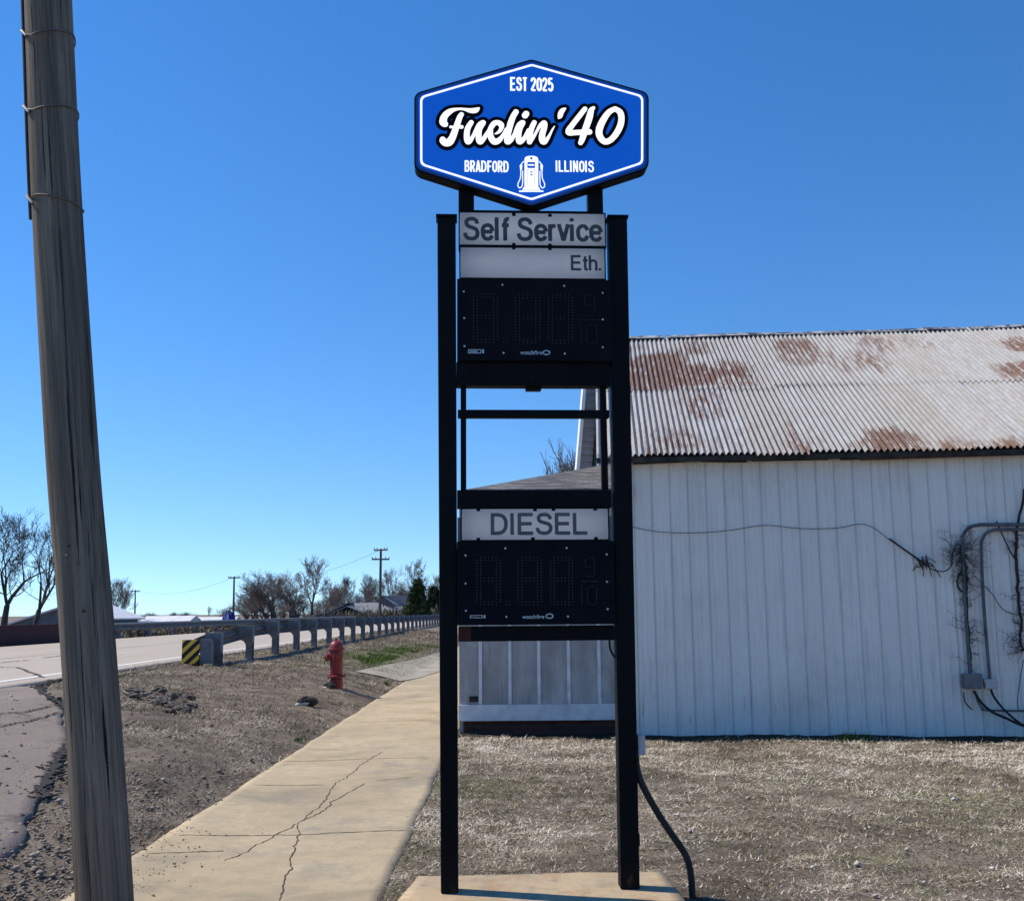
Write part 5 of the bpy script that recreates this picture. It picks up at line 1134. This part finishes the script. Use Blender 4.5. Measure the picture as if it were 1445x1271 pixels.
# ================================================================== FAR BUILDINGS, POLES, BRUSH
def flat(Yd): return lambda px, py: dep(px, py, Yd)
def prism_y(mb, pts, Y0, Y1):                   # an outline seen from the front, given real depth
    P = [(p.x, p.z) for p in pts]; mb.prism(P, Y0, Y1)
hb = empty('house', (0, 0, 0)); tag(hb, 'low house with grey roof and dark brown gables behind the guardrail', 'house'); hY = 135; f_ = flat(hY)
pk, gl, gr_ = f_(490, 856), f_(460, 869), f_(521, 869); m = MB(); prism_y(m, [Vector((gl.x, 0, -.3)), Vector((gr_.x, 0, -.3)), gr_, pk, gl], hY, hY + .3); m.build('gable_wall', m_brown, hb)
def slab(mb, a, b, y0, y1, th=.14): mb.hexa([(a.x, y0, a.z), (b.x, y0, b.z), (b.x, y1, b.z), (a.x, y1, a.z)], [(a.x, y0, a.z + th), (b.x, y0, b.z + th), (b.x, y1, b.z + th), (a.x, y1, a.z + th)])
m = MB(); slab(m, gl + Vector((-.3, 0, -.1)), pk, hY - .4, hY + 5); slab(m, pk, gr_ + Vector((.3, 0, -.1)), hY - .4, hY + 5); m.build('roof', m_greyroof, hb)
pk2, gl2 = f_(488, 850.5), f_(447, 870); m = MB(); prism_y(m, [Vector((gl2.x, 0, -.3)), Vector((pk2.x, 0, -.3)), pk2, gl2], hY + 3, hY + 3.3); m.build('gable_wall', m_brown, hb)
m = MB(); slab(m, gl2 + Vector((-.3, 0, -.1)), pk2 + Vector((0, 0, .02)), hY + 2.6, hY + 9); m.build('roof', m_greyroof, hb)
r0, r1, r2, r3 = f_(488, 850), f_(523, 849), f_(556, 864), f_(515, 869); m = MB()
m.add([(r0.x, hY + 6, r0.z), (r1.x, hY + 6, r1.z), (r2.x + 1, hY + 1, r2.z - .25), (r3.x - 2, hY + 1, r3.z), (r1.x + 3.2, hY + 10, r2.z), (r0.x, hY + 10, r2.z)], [(3, 2, 1, 0), (0, 1, 4, 5), (1, 2, 4)]); m.build('roof', m_greyroof, hb)
m = MB(); m.box(r3.x, r2.x + .5, hY + 1.5, hY + 9, -.3, r2.z - .35); m.build('wall', m_bluewall, hb)
h2 = empty('house', (0, 0, 0)); tag(h2, 'taller blue-grey house left of the dark evergreens', 'house'); hY = 150; f_ = flat(hY); m = MB()
a, b, c, d = f_(524, 852), f_(541, 841), f_(556, 852), f_(556, 875); prism_y(m, [Vector((a.x, 0, -.3)), Vector((d.x, 0, -.3)), c, b, a], hY, hY + 6); m.build('wall', m_bluewall, h2)
m = MB(); e_, g_ = f_(541, 840.5), f_(558, 853); m.add([(e_.x, hY - .5, e_.z), (e_.x + 2.6, hY + 6.5, e_.z + .15), (g_.x + 1.0, hY + 6.5, g_.z), (g_.x, hY - .5, g_.z), (e_.x, hY - .5, e_.z - .12), (g_.x, hY - .5, g_.z - .12)], [(0, 3, 2, 1), (4, 5, 3, 0)]); slab(m, f_(523, 853), f_(541, 840.7), hY - .5, hY + 6.5, .12); m.build('roof', m_greyroof, h2)
m = MB(); a, b = f_(557, 864), f_(561, 855); m.box(a.x, b.x + .4, hY - .1, hY + 3, a.z - 1, b.z); m.build('porch', m_paleroof, h2)
# house behind the left trees
h3 = empty('house', (0, 0, 0)); tag(h3, 'grey gabled house behind the dark bare trees at far left', 'house'); hY = 84; f_ = flat(hY)
a, b, c = f_(12, 882), f_(96, 855), f_(138, 872); m = MB(); prism_y(m, [Vector((a.x, 0, -1)), Vector((c.x, 0, -1)), c, b, a], hY, hY + 9); m.build('wall', m_bluewall, h3)
m = MB(); slab(m, a + Vector((-.5, 0, -.15)), b, hY - .5, hY + 9.5, .12); slab(m, b, c + Vector((.5, 0, -.15)), hY - .5, hY + 9.5, .12); m.build('roof', m_paleroof, h3)
# pale sheds on the horizon
for (x0, x1, yt, Yd, lab) in ((196, 262, 869, 150, 'long pale metal-roofed shed beyond the far guardrail, left one'), (250, 325, 870.5, 165, 'long pale metal-roofed shed beyond the far guardrail, right one')):
    a, b = dep(x0, yt, Yd), dep(x1, yt, Yd); e = empty('shed', (a.x, Yd, 0)); L_ = b.x - a.x; z1 = a.z
    m = MB(); m.box(0, L_, 0, 8, -1, z1 - 1.2); m.build('wall', m_trim, e); m = MB(); m.add([(-.3, -.4, z1 - 1.15), (L_ + .3, -.4, z1 - 1.15), (L_ + .3, 4, z1), (-.3, 4, z1), (L_ + .3, 8.4, z1 - 1.15), (-.3, 8.4, z1 - 1.15)], [(0, 1, 2, 3), (3, 2, 4, 5), (0, 3, 5), (1, 4, 2)]); m.build('roof', m_paleroof, e); tag(e, lab, 'shed')
p = dep(324, 864, 120); m = MB(); rng = random.Random(2); lump(m, Vector((0, 0, 0)), (.85, .8, p.z + .6), rng, 14, 8); o = m.build('tarpaulin', m_blue, smooth=True); o.location = (p.x, p.y, -.6); tag(o, 'blue tarpaulin heap at the foot of the middle power pole', 'tarpaulin')
# brush under the far rail
n = 9000; yb = RNG.uniform(30, 90, n); xb_ = -17.6 + RNG.normal(0, .5, n); zb_ = gz(xb_) + np.abs(RNG.normal(0, .16, n)); P = np.stack([xb_, yb, zb_], 1)
blades('brush', P, RNG.uniform(.15, .45, n), RNG.uniform(.04, .12, n), RNG.uniform(0, 1.4, n), RNG.random(n), m_hay, 'low dark brush behind the far guardrail', 'brush')
n = 9000; yb = RNG.uniform(70, 130, n); xb_ = RNG.uniform(-26, -5, n) ; P = np.stack([xb_, 128 + RNG.normal(0, 1.5, n), gz(xb_) + np.abs(RNG.normal(0, .5, n))], 1)
blades('far_brush', P, RNG.uniform(.3, .8, n), RNG.uniform(.05, .2, n), RNG.uniform(.3, 1.5, n), RNG.random(n), m_hay, 'brown brush in front of the far houses', 'brush')
def ppole(px, ytop, Yd, arms, label, lean=0.0):
    p = dep(px, ytop, Yd); b = float(gz(p.x)); h = p.z - b; e = empty('utility_pole', (p.x, p.y, b)); tag(e, label, 'utility pole'); m = MB(); m.tube([(lean * h, 0, -.5), (lean * h * .5, 0, h * .5), (0, 0, h)], [.17, .15, .12], 8); m.build('shaft', m_wood, e, smooth=True)
    for dz, hw, an in arms:
        m = MB(); c, s = math.cos(an), math.sin(an); q = .07; m.tube([(-hw * c, -hw * s - .12, h - dz), (hw * c, hw * s - .12, h - dz)], .09, 5); arm = m.build('crossarm', m_wood, e)
        m = MB()
        for k in (-.95, -.55, .55, .95): m.lathe([(.06, 0), (.06, .16), (.03, .2)], 6, (hw * c * k, hw * s * k - .12, h - dz + .08))
        m.build('insulators', m_lightbox, arm)
    return e, h
e1, h1 = ppole(537.5, 774, 112, [(.15, .85, R(-25)), (1.15, .95, R(8))], 'tall power pole with two crossarms in front of the far houses', -.004)
e2, h2_ = ppole(330.5, 813, 150, [(.2, .8, R(5))], 'power pole with one crossarm beside the blue tarpaulin', .012)
e3, h3_ = ppole(191, 832, 200, [(.3, .9, R(40))], 'small leaning power pole far away, right of the foreground pole', .03)
def wire(a, b, sag, label):
    m = MB(); P = [a.lerp(b, i / 16) - Vector((0, 0, sag * 4 * (i / 16) * (1 - i / 16))) for i in range(17)]; m.tube([tuple(p) for p in P], .016, 4); tag(m.build('overhead_wire', m_rubber), label, 'wire')
T = lambda e, h: Vector((e.location.x, e.location.y - .12, e.location.z + h - .1))
wire(T(e2, h2_), T(e1, h1), 1.6, 'thin overhead wire between the middle and the tall power poles')
wire(T(e3, h3_), T(e2, h2_), 1.4, 'thin overhead wire between the small leaning and the middle power poles')
